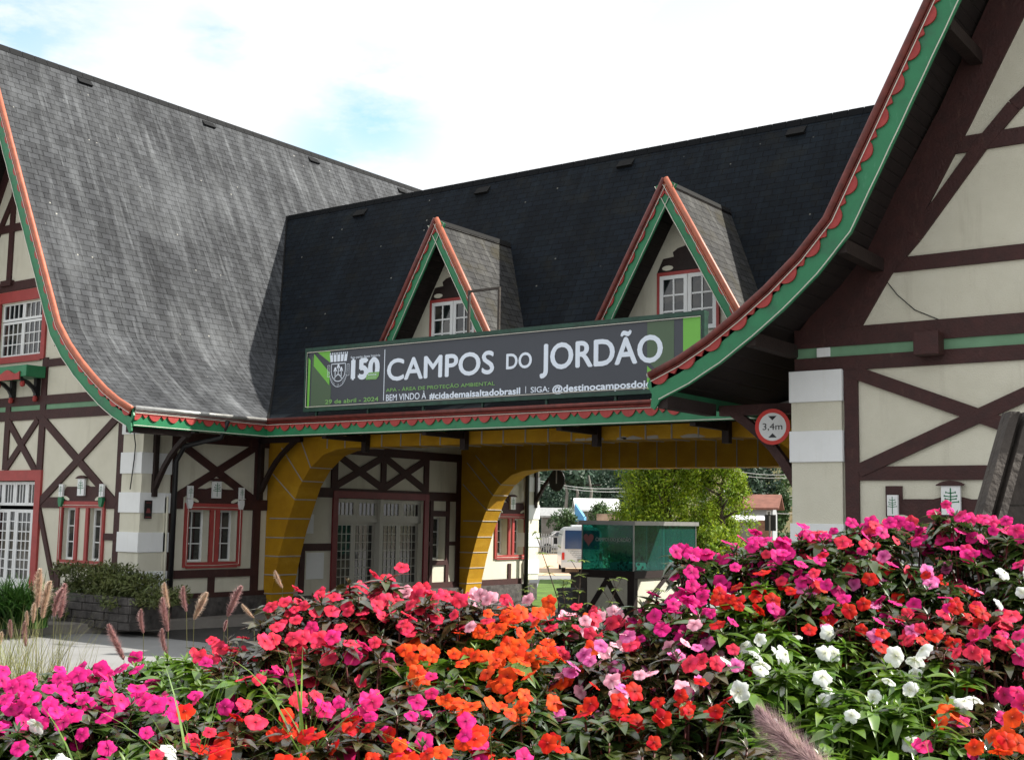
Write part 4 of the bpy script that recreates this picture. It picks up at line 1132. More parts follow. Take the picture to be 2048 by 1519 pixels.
b.prism([tp(-.02, -.0, zT), tp(.14, -.0, zT), tp(.14-lean*zT, -.35*zT, 0), tp(-.02-lean*zT, -.35*zT, 0)], -ay*.055)
b.build('corner_post', weathered, TW)
b = MB(); b.prism([tp(.05, -.22, zT+.0), tp(tw+.1, -.22, zT+.0), tp(tw+.1, 1.3, zT+.0), tp(1.1, 1.3, zT+.0)], Vector((0, 0, .07))); b.build('top_slab', weathered, TW)

# ============================================================ ground, road, pavement, lawn
gm = mat('ground_earth', (.20, .17, .12), .95, .2, .4, .4, 8)
b = MB(); b.face([(-600, -60, -.12), (500, -60, -.12), (500, 900, -.12), (-600, 900, -.12)]); tag(b.build('ground', gm), kind='structure')
asph = mat('pale_asphalt', (.27, .27, .27), .9, .08, .8, .35, 60, c2=(.22, .22, .215))
b = MB(); b.face([(-60, -8, -.112), (30, -8, -.112), (30, 60, -.112), (-60, 60, -.112)]); tag(b.build('road', asph), kind='structure')
dm = mat('bounce_cut_dark', (.060, .058, .055), .9, .2, 1, .4, 50)
b = MB(); b.face([(XL, 14.2, -.108), (XR, 14.2, -.108), (XR, 27.6, -.108), (XL, 27.6, -.108)]); tag(b.build('bounce_cut_floor', dm), kind='structure')  # unseen dark floor, added to cut light bounced into the passage
# pavement with kerb along the left pavilion
kz = .06
k0 = PZ(-40, 1272, -.11); k1 = PZ(290, 1262, -.11); k2 = PZ(480, 1252, -.11)
b = MB()
pv = [(k0.x-6, k0.y-2.2), (k0.x, k0.y), (k1.x, k1.y), (k2.x, k2.y), (k2.x+.3, 18.6), (XL-.3, 18.6), (XL-.3, YW), (-34, YW)]
b.prism([(x, y, -.11) for x, y in pv], (0, 0, kz+.11)); tag(b.build('pavement', concrete), kind='structure')
lw = mat('lawn_green', (.12, .22, .03), .9, .3, 2., .8, 30)
lawn = MB(); A = [PZ(1060, 1215, -.1), PZ(1180, 1215, -.1), PZ(1185, 1158, -.1), PZ(1080, 1158, -.1)]
lawn.face([(p.x, p.y, -.104) for p in A]); tag(lawn.build('lawn', lw), kind='structure')
pk = mat('peach_paving', (.62, .44, .30), .9, .08, 1)
b = MB(); A = [PZ(1060, 1150, -.1), PZ(1400, 1150, -.1), PZ(1400, 1108, -.1), PZ(1060, 1108, -.1)]
b.face([(p.x, p.y, -.100) for p in A]); tag(b.build('forecourt', pk), kind='structure')

# ============================================================ glass kiosk
kc = PD(1267, 1142, 26.5); kx, ky = kc.x, kc.y
kl = PY(1164, 1140, ky).x; kr = PX(1391, 1140, kx).y
kt = PY(1267, 1048, ky).z; kb = kc.z
KG = empty('ticket_kiosk', (kx, ky, -.1)); tag(KG, 'green glass kiosk on a half-timbered white base seen through the arch', 'kiosk')
KI = Matrix.Translation((-kx, -ky, .1))
def kp(mb, name, m, parent=None, **k):
    o = mb.build(name, m, None, **k); o.parent = parent or KG
    if parent is None: o.matrix_parent_inverse = KI
    return o
b = MB(); b.box((kl, ky, -.11), (kx, kr, kb-.06)); kp(b, 'base_wall', plaster)
b = MB(); t_ = .025
b.box((kl-.05, ky-.06, kb-.16), (kx+.06, kr+.05, kb)); 
b.box((kl-t_, ky-t_, -.11), (kl+.14, ky+.01, kb-.16)); b.box((kx-.14, ky-t_, -.11), (kx+t_, ky+.01, kb-.16)); b.box((kl+.14, ky-t_+.002, .0), (kx-.14, ky+.01, .14))
b.box((kx-.01, ky+.01, -.11), (kx+t_, ky+.14, kb-.16)); b.box((kx-.01, kr-.14, -.11), (kx+t_, kr+.01, kb-.16)); b.box((kx-.01, ky+.14, 0), (kx+t_-.002, kr-.14, .14))
ml_ = (kl+kx)/2; mr_ = (ky+kr)/2
b.barY((ml_+.03, kb-.16), (kl+.18, .1), .11, ky-t_-.003, ky+.01); b.barY((ml_-.03, kb-.16), (kx-.18, .1), .11, ky-t_-.006, ky+.01)
b.barX((mr_, kb-.16), (ky+.18, .1), .11, kx-.01, kx+t_+.003); b.barX((mr_, kb-.16), (kr-.18, .1), .11, kx-.01, kx+t_+.006)
kp(b, 'base_timbering', darkt)
gk = bpy.data.materials.new('green_glass'); gk.use_nodes = True; t = gk.node_tree; pb = t.nodes['Principled BSDF']
pb.inputs['Base Color'].default_value = (.02, .12, .11, 1); pb.inputs['Roughness'].default_value = .04; pb.inputs['Specular IOR Level'].default_value = .8
tr = N('ShaderNodeBsdfTransparent', t); tr.inputs['Color'].default_value = (.42, .80, .74, 1); mx = N('ShaderNodeMixShader', t); mx.inputs[0].default_value = .28
L(tr.outputs[0], mx.inputs[1], t); L(pb.outputs[0], mx.inputs[2], t); L(mx.outputs[0], t.nodes['Material Output'].inputs['Surface'], t)
for (a, c) in (((kl, ky), (kx, ky)), ((kx, ky), (kx, kr)), ((kl, kr), (kx, kr)), ((kl, ky), (kl, kr))):
    n = 4
    for i in range(n):
        p = Vector(a).lerp(Vector(c), (i+.006)/n); q = Vector(a).lerp(Vector(c), (i+1-.006)/n)
        g_ = MB(); nn = Vector((-(q-p).y, (q-p).x)).normalized()*.01
        g_.prism([(p.x, p.y, kb+.004), (q.x, q.y, kb+.004), (q.x, q.y, kt-.02), (p.x, p.y, kt-.02)], (nn.x, nn.y, 0)); kp(g_, 'glass_panel', gk)
b = MB(); b.box((kl-.06, ky-.06, kt-.02), (kx+.06, kr+.06, kt+.07)); kp(b, 'roof_plate', metal)
b = MB(); 
for (x, y) in ((kl, ky), (kx, ky), (kx, kr), (kl, kr)): b.box((x-.012, y-.012, kb+.002), (x+.012, y+.012, kt-.022))
b.box((kx-.10, mr_-.03, kb), (kx-.05, mr_+.03, kt-.02)); kp(b, 'corner_bead', metal)
b = MB(); f_ = lambda x, z: Vector((x, ky-.012, z)); w_ = kx-kl
text_fit(b, 'CAMPOS DO JORDÃO', 'C', kl+w_*.27, kt-.38, kx-.06, kt-.30, f_, .02); kp(b, 'lettering', metal)
b = MB(); hc = (kl+w_*.13, kt-.34); pts = []
for k in range(24):
    t0 = 2*pi*k/24; pts.append(f_(hc[0]+.0085*16*sin(t0)**3, hc[1]+.0095*(13*cos(t0)-5*cos(2*t0)-2*cos(3*t0)-cos(4*t0))))
b.face(pts); kp(b, 'heart', mat('faded_red', (.30, .10, .10), .5))
b = MB(); b.box((kl+.3, ky+.7, -.05), (kx-.35, ky+1.2, kb+.15)); b.box((kl+.5, kr-.35, kb), (kx-.5, kr-.1, kb+.5)); kp(b, 'counter', whitep)
b = MB(); random.seed(5)
for k in range(60): 
    x, y, z = kx-.1-random.random()*.5, ky+.1+random.random()*.7, kb+random.random()**1.6*.42; r = .03
    b.face([(x-r, y, z), (x, y+r*.5, z-r), (x+r, y, z), (x, y-.3*r, z+r*1.3)])
kp(b, 'dried_flowers', mat('dried_red', (.25, .06, .06), .8))

# stone posts / dark bin just in front of the lawn
b = MB(); p = PD(1157, 1225, 25); b.box((p.x-.12, p.y-.12, -.11), (p.x+.12, p.y+.12, PD(1157, 1148, 25).z)); b.box((p.x-.14, p.y-.14, PD(1157, 1148, 25).z), (p.x+.14, p.y+.14, PD(1157, 1148, 25).z+.04))
tag(b.build('wooden_post', weathered), 'dark square wooden post standing just left of the glass kiosk', 'post')
b = MB(); p = PD(1140, 1215, 22); zq = PD(1140, 1181, 22).z; b.box((p.x-.16, p.y-.16, -.11), (p.x+.16, p.y+.16, zq)); b.box((p.x-.18, p.y-.18, zq), (p.x+.18, p.y+.18, zq+.05))
tag(b.build('litter_bin', blackm), 'low dark box-shaped bin in front of the lawn beyond the flowers', 'bin')

# ============================================================ vehicles
def rounded(mb, secs, n=8):
    pass
buswhite = mat('bus_white', (.72, .74, .76), .3, .03, 2, coat=.5)
def wheel(parent, c, r, w, axis):
    m_ = MB(); m_.lathe([(r*.6, -w/2), (r*.95, -w/2), (r, -w*.3), (r, w*.3), (r*.95, w/2), (r*.6, w/2)], c, 22, axis); t = m_.build('wheel', blackm, parent, smooth=False)
    m_ = MB(); m_.lathe([(r*.2, -w*.52), (r*.55, -w*.50), (r*.62, -w*.35), (r*.62, w*.35), (r*.55, w*.5), (r*.2, w*.52)], c, 16, axis); m_.build('rim', metal, t)
bz = 50.5
bp = PD(1117, 1143, bz); bq = PD(1210, 1143, bz)
BG = empty('minibus', ((bp.x+bq.x)/2, (bp.y+bq.y)/2, -.1), 0); tag(BG, 'white minibus parked with its blue-tinted rear window toward us, beyond the arch', 'minibus')
dirv = Vector((bq.x-bp.x, bq.y-bp.y, 0)).normalized(); BG.rotation_euler = (0, 0, atan2(dirv.y, dirv.x)); bw = 2.3/2; bh = 2.60; BG.scale = ((PD(1150, 1053, bz).z+.1)/bh,)*3
# local: x right, y away (length), rear face at y=0
secs = []
b = MB()
prof = [(-bw, .35), (-bw, 1.4), (-bw*.97, 2.0), (-bw*.88, bh-.22), (-bw*.7, bh-.05), (0, bh), (bw*.7, bh-.05), (bw*.88, bh-.22), (bw*.97, 2.0), (bw, 1.4), (bw, .35)]
ys = [(0.0, .985, -.02), (.15, 1, 0), (6.2, 1, 0), (6.8, .95, -.10)]
rings = []
for y, s, dz in ys: rings.append([(x*s, y+(.10*(z/bh) if y < .1 else (-.35*(z/bh) if y > 6.5 else 0)), z+(dz if z > 1.5 else 0)) for x, z in prof])
n = len(prof); vs = [v for r in rings for v in r]; fs = [tuple(range(n)), tuple(range(3*n, 4*n))[::-1]]
for i in range(3):
    for k in range(n): fs.append((i*n+k, i*n+(k+1) % n, (i+1)*n+(k+1) % n, (i+1)*n+k))
b.mesh(vs, fs); b.build('body', buswhite, BG, bevel=.05)
blueg = mat('blue_tinted_glass', (.03, .06, .16), .08, .1, 2, spec=.9)
b = MB(); b.box((-bw*.84, -.03, 1.36), (bw*.84, .05, bh-.20)); b.build('rear_window', blueg, BG)
for sx in (-1, 1):
    b = MB()
    for k in range(5): b.face([(sx*(bw+.006), .5+k*1.15, 1.35), (sx*(bw+.006), 1.55+k*1.15, 1.35), (sx*(bw*.93+.012), 1.55+k*1.15, 2.15), (sx*(bw*.93+.012), .5+k*1.15, 2.15)])
    b.build('side_window', blueg, BG)
    b = MB(); b.box((sx*(bw-.02), -.03, .75), (sx*(bw-.16), .06, 1.15)); b.build('tail_light', signred, BG)
    b = MB(); b.box((sx*(bw+.02), 6.0, 1.5), (sx*(bw+.25), 6.1, 1.9)); b.build('mirror', blackm, BG)
    for y in (1.3, 5.4): wheel(BG, (sx*(bw-.16), y, .36), .36, .22, 'X')
b = MB(); b.box((-bw*.95, -.06, .33), (bw*.95, .05, .62)); b.build('bumper', buswhite, BG)
b = MB(); b.box((-.26, -.075, .68), (.26, .0, .82)); b.build('licence_plate', metal, BG)
b = MB(); b.box((-.6, .3, bh-.04), (.6, 1.6, bh+.10)); b.build('roof_unit', buswhite, BG, bevel=.04)
b = MB(); fz = lambda x, z: Vector((x, -.004+.03, z))
for k in range(4):
    z = 1.22-.11*k; text_fit(b, 'TURISMO E VIAGENS'[:17-k*2], 'T', -.80+.1*k, z, .80-.05*k, z+.05, lambda x, z: Vector((x, -.034, z)), .01)
b.build('rear_writing', signbg, BG)

def car(loc, ang, col, label):
    g = empty('parked_car', loc, ang); tag(g, label, 'car')
    b = MB(); side = [(-2.1, .35), (-2.15, .75), (-1.95, .92), (-1.35, 1.0), (-.75, 1.42), (.6, 1.46), (1.5, 1.05), (2.05, .95), (2.12, .6), (2.1, .32)]
    n = len(side); vs = []
    for y, s in ((-.82, .96), (-.86, 1), (.86, 1), (.82, .96)): vs += [(x*s, y*(1 if z < 1.02 else .80), z*(1 if s == 1 else .99)) for x, z in side]
    fs = [tuple(range(n)), tuple(range(3*n, 4*n))[::-1]]
    for i in range(3):
        for k in range(n): fs.append((i*n+k, (i+1)*n+k, (i+1)*n+(k+1) % n, i*n+(k+1) % n))
    b.mesh(vs, fs); b.build('body', col, g, bevel=.06)
    for sy in (-1, 1):
        b = MB(); b.face([(-1.15, sy*.83, 1.04), (1.25, sy*.83, 1.04), (.55, sy*.71, 1.38), (-.72, sy*.71, 1.36)]); b.build('side_window', glass, g)
        for x in (-1.35, 1.35): wheel(g, (x, sy*.78, .31), .31, .2, 'Y')
    b = MB(); b.face([(-1.42, -.68, 1.02), (-1.42, .68, 1.02), (-.80, .62, 1.40), (-.80, -.62, 1.40)]); b.build('windscreen', glass, g)
    b = MB(); b.face([(1.56, -.68, 1.05), (1.56, .68, 1.05), (.66, .62, 1.44), (.66, -.62, 1.44)]); b.build('rear_window', glass, g)
    for sy in (-1, 1):
        b = MB(); b.box((-2.13, sy*.5, .66), (-2.0, sy*.78, .80)); b.build('headlight', metal, g)
    return g
p = PD(1350, 1150, 46); car((p.x, p.y, -.1), radians(28), mat('car_silver', (.62, .66, .68), .25, .03, 2, coat=.7), 'silver car half hidden behind the right-hand glass of the kiosk')
p = PD(1105, 1140, 75); car((p.x-3, p.y+6, -.1), radians(40), mat('car_white', (.7, .7, .72), .25, .03, 2, coat=.7), 'pale car parked by the fence left of the minibus')

# ============================================================ background beyond the arch
def clump_leaves(mb, c, r, n, size, rnd, flat=1., aspect=.5, droop=0.):
    for _ in range(n):
        d = Vector((rnd.gauss(0, 1), rnd.gauss(0, 1), rnd.gauss(0, 1))).normalized(); q = Vector(c)+Vector((d.x*r[0], d.y*r[1], d.z*r[2]))*(rnd.random()**.45)
        a = Vector((rnd.gauss(0, 1), rnd.gauss(0, 1), rnd.gauss(0, 1)-droop)).normalized(); b = a.cross(d+Vector((.01, .02, .3))).normalized()
        s_ = size*rnd.uniform(.6, 1.4)
        mb.face([q-a*s_, q+b*s_*aspect, q+a*s_, q-b*s_*aspect])
def leafm(name, c, c2, trans=.25, isl=.35, rough=.5, vscale=1.):
    return mat(name, c, rough, .1, vscale, c2=c2, translucent=trans, island=isl, spec=.3)
m_con = leafm('yellow_green_foliage', (.34, .44, .02), (.05, .12, .012), .45, .5, vscale=1.5)
m_dark = leafm('hazed_forest_foliage', (.060, .105, .060), (.028, .055, .040), .2, .4, vscale=.12)  # distance haze put into the colour: lighter, slightly bluish green
m_mid = leafm('mid_green_foliage', (.07, .13, .04), (.035, .07, .025), .2, .35, vscale=.3)
bark = mat('bark', (.09, .065, .045), .9, .3, 6, .6, 20)
rnd = random.Random(11)
def tree(name, base, h, rad, mleaf, n, size, label, group=None, cat='tree', shape='conifer', droop=.5):
    g = empty(name, base); tag(g, label, cat, group)
    t = MB(); pts = [Vector((0, 0, 0))]+[Vector((rnd.uniform(-.15, .15)*rad, rnd.uniform(-.15, .15)*rad, h*.85*k/5)) for k in range(1, 6)]
    t.tube(pts, [h*.03*(1-.17*k) for k in range(6)], 7)
    for k in range(9):
        z = h*(.2+.07*k); a = rnd.uniform(0, 6.28); e = Vector((cos(a)*rad*.7, sin(a)*rad*.7, z+rad*.25))
        t.tube([Vector((0, 0, z)), e*.5+Vector((0, 0, z*.5)), e], [h*.012, h*.008, h*.003], 5)
    t.build('trunk', bark, g)
    c = MB(); nc = 75 if shape == 'conifer' else 30
    for k in range(nc):
        z = h*(.10+.88*(k+rnd.random())/nc)
        if shape == 'conifer': w = rad*(1.05-.75*(z/h)**1.6)*rnd.uniform(.45, 1.1)
        elif shape == 'cone': w = rad*(1.05-z/h)*rnd.uniform(.6, 1.1)
        else: w = rad*sin(pi*min(.98, max(.08, (z/h-.12)/.9)))**.6*rnd.uniform(.3, 1)
        a = rnd.uniform(0, 6.28); q = (cos(a)*w*.8, sin(a)*w*.8, z); s_ = rad*rnd.uniform(.20, .42)
        clump_leaves(c, q, (s_, s_, s_*1.1), n//nc, size, rnd, droop=droop)
    c.build('crown', mleaf, g); return g
p = PD(1330, 1150, 44); tree('cypress_tree', (p.x, p.y, -.1), 6.2, 2.35, m_con, 46000, .055, 'big yellow-green cypress tree standing behind the glass kiosk')
p = PD(1445, 1150, 43); tree('cypress_tree', (p.x, p.y, -.1), 5.6, 1.25, m_con, 19000, .05, 'narrower yellow-green cypress tree just right of the big one')
p = PD(1440, 1150, 36); tree('shrub', (p.x, p.y, -.1), 2.0, .9, m_con, 3500, .06, 'low yellow-green bush between the kiosk and the flower bed', cat='shrub', shape='round')
p = PD(1410, 1150, 33.5); tree('shrub', (p.x, p.y, -.1), 2.0, .45, m_con, 2500, .05, 'slim yellow-green bush touching the right side of the kiosk', cat='shrub', shape='round')

# hill
hm = mat('hillside_scrub', (.16, .115, .055), .95, .3, .09, .8, 2, c2=(.06, .09, .03))
def hill_h(x, y):
    d = sqrt(x*x+y*y); 
    if d < 105: return -.3
    t = min(1, (d-105)/150); return -.3+38*t*t*(3-2*t)+3*noise.noise(Vector((x*.02, y*.02, 0)))*t+6*noise.noise(Vector((x*.006+5, y*.006, 1)))*t
b = MB(); n1_, n2_ = 60, 26; vs = []
for j in range(n2_+1):
    for i in range(n1_+1):
        az = radians(-28+100*i/n1_); d = 95+(j/n2_)**1.2*330; x, y = -sin(az)*d, cos(az)*d; vs.append((x, y, hill_h(x, y)))
b.mesh(vs, [(j*(n1_+1)+i, j*(n1_+1)+i+1, (j+1)*(n1_+1)+i+1, (j+1)*(n1_+1)+i) for j in range(n2_) for i in range(n1_)])
tag(b.build('hills', hm, smooth=True), kind='structure')
# far-off wood on the left of the view through the arch
b = MB()
for k in range(462):
    px = rnd.uniform(985, 1330) if k < 430 else rnd.uniform(1380, 1600); d = rnd.uniform(112, 200)
    if k >= 430 and px > 1530 and rnd.random() < .75: continue
    r_ = ray(px, 1066); r_.z = 0; x, y = r_.x*d, r_.y*d; z = hill_h(x, y); s_ = rnd.uniform(1.3, 2.6)*(1 if k < 430 else .6)
    for q in range(3): clump_leaves(b, (x+rnd.uniform(-1, 1), y, z+s_*(.6+q*.9)), (s_*(1-.2*q), s_*(1-.2*q), s_), 70, .26, rnd)
b2 = MB()
for k in range(420):
    px = rnd.uniform(1460, 1640); d = rnd.uniform(108, 230); r_ = ray(px, 1066); r_.z = 0; x, y = r_.x*d, r_.y*d; z = hill_h(x, y); s_ = rnd.uniform(.5, 1.5)
    clump_leaves(b2, (x, y, z+s_*.3), (s_, s_, s_*.6), 30, .3, rnd)
tag(b2.build('hillside_scrub', m_mid), 'patchy green scrub on the brown slope right of the cypress', 'scrub', kind='stuff')
wood = tag(b.build('woodland', m_dark), 'dense dark green wood covering the slope beyond the arch', 'woodland', kind='stuff')
# pale bare trunks
for px, y0, y1 in ((1179, 1012, 950), (1152, 1005, 965), (1131, 1008, 962)):
    p = PD(px, y0, 108); q = PD(px-2, y1, 108); t = MB(); t.tube([(0, 0, -.8), ((q.x-p.x)*.5+.15, 0, (q.z-p.z)*.5), (q.x-p.x, q.y-p.y, q.z-p.z)], [.16, .12, .07], 6)
    g = empty('pole' if px == 1179 else 'bare_tree', p)
    t.build('trunk' if px != 1179 else 'shaft', concrete, g)
    if px == 1179:
        c = MB(); c.box((-1.1, -.05, q.z-p.z-.9), (1.1, .05, q.z-p.z-.78)); c.build('cross_arm', darkt, g)
        tag(g, 'tall pale utility pole in front of the dark wood left of the cypress', 'utility pole')
    else:
        c = MB(); clump_leaves(c, (q.x-p.x, 0, q.z-p.z+.5), (1.1, 1.1, .9), 160, .3, rnd); c.build('crown', m_dark, g)
        tag(g, 'thin bare-trunked tree, '+('nearer the pole' if px == 1152 else 'farther left of the pole')+', in front of the dark wood', 'tree', 'thin trees before the wood')
for px, py, d, h in ((1520, 1003, 125, 8.5), (1500, 1010, 118, 5.5), (1589, 985, 150, 6), (1560, 1035, 100, 3.4)):
    p = PD(px, py, d); lab = {1520: 'dark green pointed tree rising behind the red-roofed house', 1500: 'small dark tree left of the red-roofed house', 1589: 'dark bushy tree high on the brown slope', 1560: 'small dark bush right of the red-roofed house'}[px]
    tree('hillside_tree', (p.x, p.y, p.z-1), h, h*.30, m_dark if px != 1560 else m_mid, 2600, .22, lab, shape='cone' if px == 1520 else 'round')
# low bushes in front of the sheds
for px, py, w, lab in ((1125, 1050, 1.4, 'round green bush in front of the long white shed'), (1136, 1044, .8, 'dark clipped bush above the minibus'), (1203, 1032, 1.3, 'pale green bush beside the blue gable')):
    p = PD(px, py, 84); tree('bush', (p.x, p.y, p.z-.7), w*1.15, w*.95, m_mid, 1500, .10, lab, cat='bush', shape='round')

def house(name, label, px0, px1, pyb, pyt, d, depth, wallm, roofm, roof_h, over=.4, ang=0, wins=(), gable_right=True):
    a = PD(px0, pyb, d); c = PD(px1, pyb, d); zt_ = PD((px0+px1)/2, pyt, d).z
    dr = Vector((c.x-a.x, c.y-a.y, 0)); w = dr.length; g = empty(name, ((a.x+c.x)/2, (a.y+c.y)/2, a.z), atan2(dr.y, dr.x)+ang); tag(g, label, 'house' if 'shed' not in name else 'shed')
    h = zt_-a.z; b = MB(); b.box((-w/2, 0, -2), (w/2, depth, h)); b.build('wall', wallm, g)
    b = MB(); y0, y1, ym_ = -over, depth+over, depth/2
    b.prism([(-w/2-over, y0, h-.02), (-w/2-over, ym_, h+roof_h), (-w/2-over, y1, h-.02), (-w/2-over, y1, h+.12), (-w/2-over, ym_, h+roof_h+.16), (-w/2-over, y0, h+.12)], (w+2*over, 0, 0)); b.build('roof', roofm, g)
    b = MB(); b.prism([(-w/2+.01, 0.01, h-.02), (-w/2+.01, ym_, h+roof_h-.05), (-w/2+.01, depth-.01, h-.02)], (w-.02, 0, 0)); b.build('gable', wallm, g)
    for (u0, u1, v0, v1) in wins:
        b = MB(); b.box((-w/2+w*u0, -.03, h*v0), (-w/2+w*u1, .02, h*v1)); f = b.build('window', whitep, g)
        b = MB(); e = .08; b.box((-w/2+w*u0+e, -.045, h*v0+e), (-w/2+w*u1-e, -.03, h*v1-e)); b.build('pane', glass, f)
    return g, w, h
tile = mat('red_tile_roof', (.26, .11, .08), .8, .2, 2)
grw = mat('grey_house_wall', (.36, .38, .40), .85, .08, 1)
house('hillside_house', 'grey house with a red tiled roof standing right of the cypress', 1485, 1545, 1038, 1018, 92, 3.2, grw, tile, 1.0, .5, radians(-18), ((.02, .22, .35, .85), (.80, .95, .3, .9)))
house('storage_shed', 'low white-roofed shed beneath the red-roofed house', 1478, 1525, 1062, 1042, 84, 2.2, concrete, whitep, .25, .3)
bw_ = mat('brick_wall', (.30, .16, .10), .9, .3, 6)
b = MB(); p = PD(1519, 1062, 83); zz = PD(1519, 1040, 83).z; b.box((p.x-.1, p.y, -.12), (p.x+.75, p.y+.3, zz)); tag(b.build('brick_pier', bw_), 'short brick wall end beside the low white-roofed shed', 'wall')
house('hilltop_building', 'long pale building with a yellow corner on top of the slope', 1478, 1550, 952, 925, 165, 4, mat('pale_wall', (.62, .62, .60), .8, .05, 1), tile, .9, .4, 0, ((.1, .2, .3, .8), (.35, .45, .3, .8), (.6, .7, .3, .8)))
b = MB(); p = PD(1551, 952, 164); b.box((p.x, p.y-.6, p.z-1), (p.x+.5, p.y+.2, PD(1551, 927, 164).z)); tag(b.build('yellow_pillar', mat('yellow_paint', (.6, .38, .05), .7)), 'narrow yellow pillar at the end of the hilltop building', 'pillar')
bluep = mat('sky_blue_paint', (.12, .36, .66), .6, .05, 1)
g, w, h = house('long_shed', 'long low white-roofed shed with a bright blue sloping gable end', 1085, 1152, 1046, 1034, 96, 4, concrete, zinc, .6, .2)
g, w, h = house('white_roof_shed', 'tall white-roofed shed right of the blue gable, behind the bushes', 1152, 1240, 1046, 1022, 97, 5, concrete, whitep, .9, .1)
b = MB(); a = PD(1149, 1042, 88); c = PD(1168, 1042, 88); t_ = PD(1150, 1006, 88)
b.prism([a, c, Vector((c.x, c.y, PD(1166, 1034, 88).z)), Vector((a.x, a.y, t_.z))], (0, .3, 0)); tag(b.build('blue_gable', bluep), 'bright blue triangular gable end between two white roofs', 'gable wall')
b = MB(); a = PD(1193, 1052, 80); c = PD(1237, 1052, 80); zz = PD(1215, 1027, 80).z; b.prism([(a.x, a.y, -.1), (c.x, c.y, -.1), (c.x, c.y, zz), (a.x, a.y, zz)], (0, .4, 0)); tag(b.build('stained_wall', mat('stained_render', (.42, .33, .26), .9, .3, 1.)), 'stained beige wall block left of the cypress', 'wall')
# road-name board on a post
g = empty('notice_sign', PD(1541, 1075, 38)); tag(g, 'dark notice board on a pale post beyond the flowers, below the red-roofed house', 'sign')
b = MB(); u = 38/F; b.box((-11.5*u, -.02, 14*u), (11.5*u, .02, 46*u)); b.build('board', blackm, g)
b = MB(); b.box((-1.5*u, -.05, -75*u), (1.5*u, -.022, 44*u)); b.build('post', concrete, g)
# white fence by the far road
g = empty('railing', PD(1105, 1103, 80)); tag(g, 'thin grey railing at the far edge of the forecourt left of the minibus', 'railing')
b = MB(); u = 80/F
for k in range(9): b.box((-28*u+k*6*u, -.03, -.3), (-28*u+k*6*u+.04, .03, 36*u if k < 6 else 20*u))
b.box((-28*u, -.02, 30*u), (22*u, .02, 30*u+.05)); b.box((-28*u, -.02, 10*u), (22*u, .02, 10*u+.05)); b.build('rails', metal, g)
b = MB(); a = PD(1085, 1085, 88); c = PD(1240, 1085, 88); zz = PD(1150, 1061, 88).z
b.prism([(a.x, a.y, -.1), (c.x, c.y, -.1), (c.x, c.y, zz), (a.x, a.y, zz)], (0, .3, 0)); tag(b.build('boundary_wall', concrete), 'low grey boundary wall behind the minibus', 'wall')
# overhead wires
for i, (ya, yb_, xa_, xb_, d) in enumerate(((958, 975, 1095, 1240, 100), (962, 982, 1095, 1240, 100), (938, 944, 1478, 1600, 105), (945, 950, 1478, 1600, 105), (984, 986, 1485, 1600, 100), (990, 992, 1485, 1600, 100), (1018, 1018, 1540, 1600, 96))):
    b = MB(); a = PD(xa_-30, ya, d); c = PD(xb_+30, yb_, d); b.tube([a.lerp(c, k/8)-Vector((0, 0, .35*sin(pi*k/8))) for k in range(9)], .028, 4)
    tag(b.build('overhead_wire', zinc), ['upper wire sagging across the dark wood left of the cypress', 'lower wire sagging across the dark wood left of the cypress', 'topmost wire below the hilltop building', 'second wire below the hilltop building', 'upper wire across the slope above the red roof', 'lower wire across the slope above the red roof', 'short wire beside the red roof'][i], 'wire', 'overhead wires')

# ============================================================ planter, hedge and strap-leaved plants at the left
m_bush = leafm('grey_green_bush', (.13, .15, .045), (.06, .085, .025), .2, .4, vscale=3)
a = PZ(125, 1252, .06); PLY = YW-1.0
b = MB(); xl_, xr_ = PY(120, 1220, PLY).x, PY(262, 1220, PLY).x
rs = random.Random(4)
for r_ in range(4):
    x = xl_
    while x < xr_:
        w = rs.uniform(.18, .42); h0 = .0+r_*.145
        b.box((x, PLY-rs.uniform(.0, .03), h0+.006), (min(x+w-.012, xr_), PLY+.2, h0+.14)); x += w
b.box((xl_+.01, PLY+.02, 0), (xr_-.01, YW-.12, .56))
tag(b.build('stone_planter', stone, bevel=.01), 'low dark stone planter wall beneath the left pavilion window', 'planter')
g = empty('trailing_bush', ((xl_+xr_)/2+.1, PLY+.4, .55)); tag(g, 'grey-green trailing bush spilling over the stone planter', 'bush')
b = MB(); wd = xr_-xl_+.7
for k in range(80):
    u = rnd.uniform(-.5, .5); x = u*wd*1.15; top = .42*(1-abs(u*1.6+.2)**2.2)+.12; z = rnd.uniform(-.05, max(.1, top)); y = rnd.uniform(-.38, .35)
    if z < .12 and rnd.random() < .2: y = -.5; z = rnd.uniform(-.35, .05)
    clump_leaves(b, (x, y, z), (.26, .22, .16), 130, .045, rnd, aspect=.3)
b.build('foliage', m_bush, g)
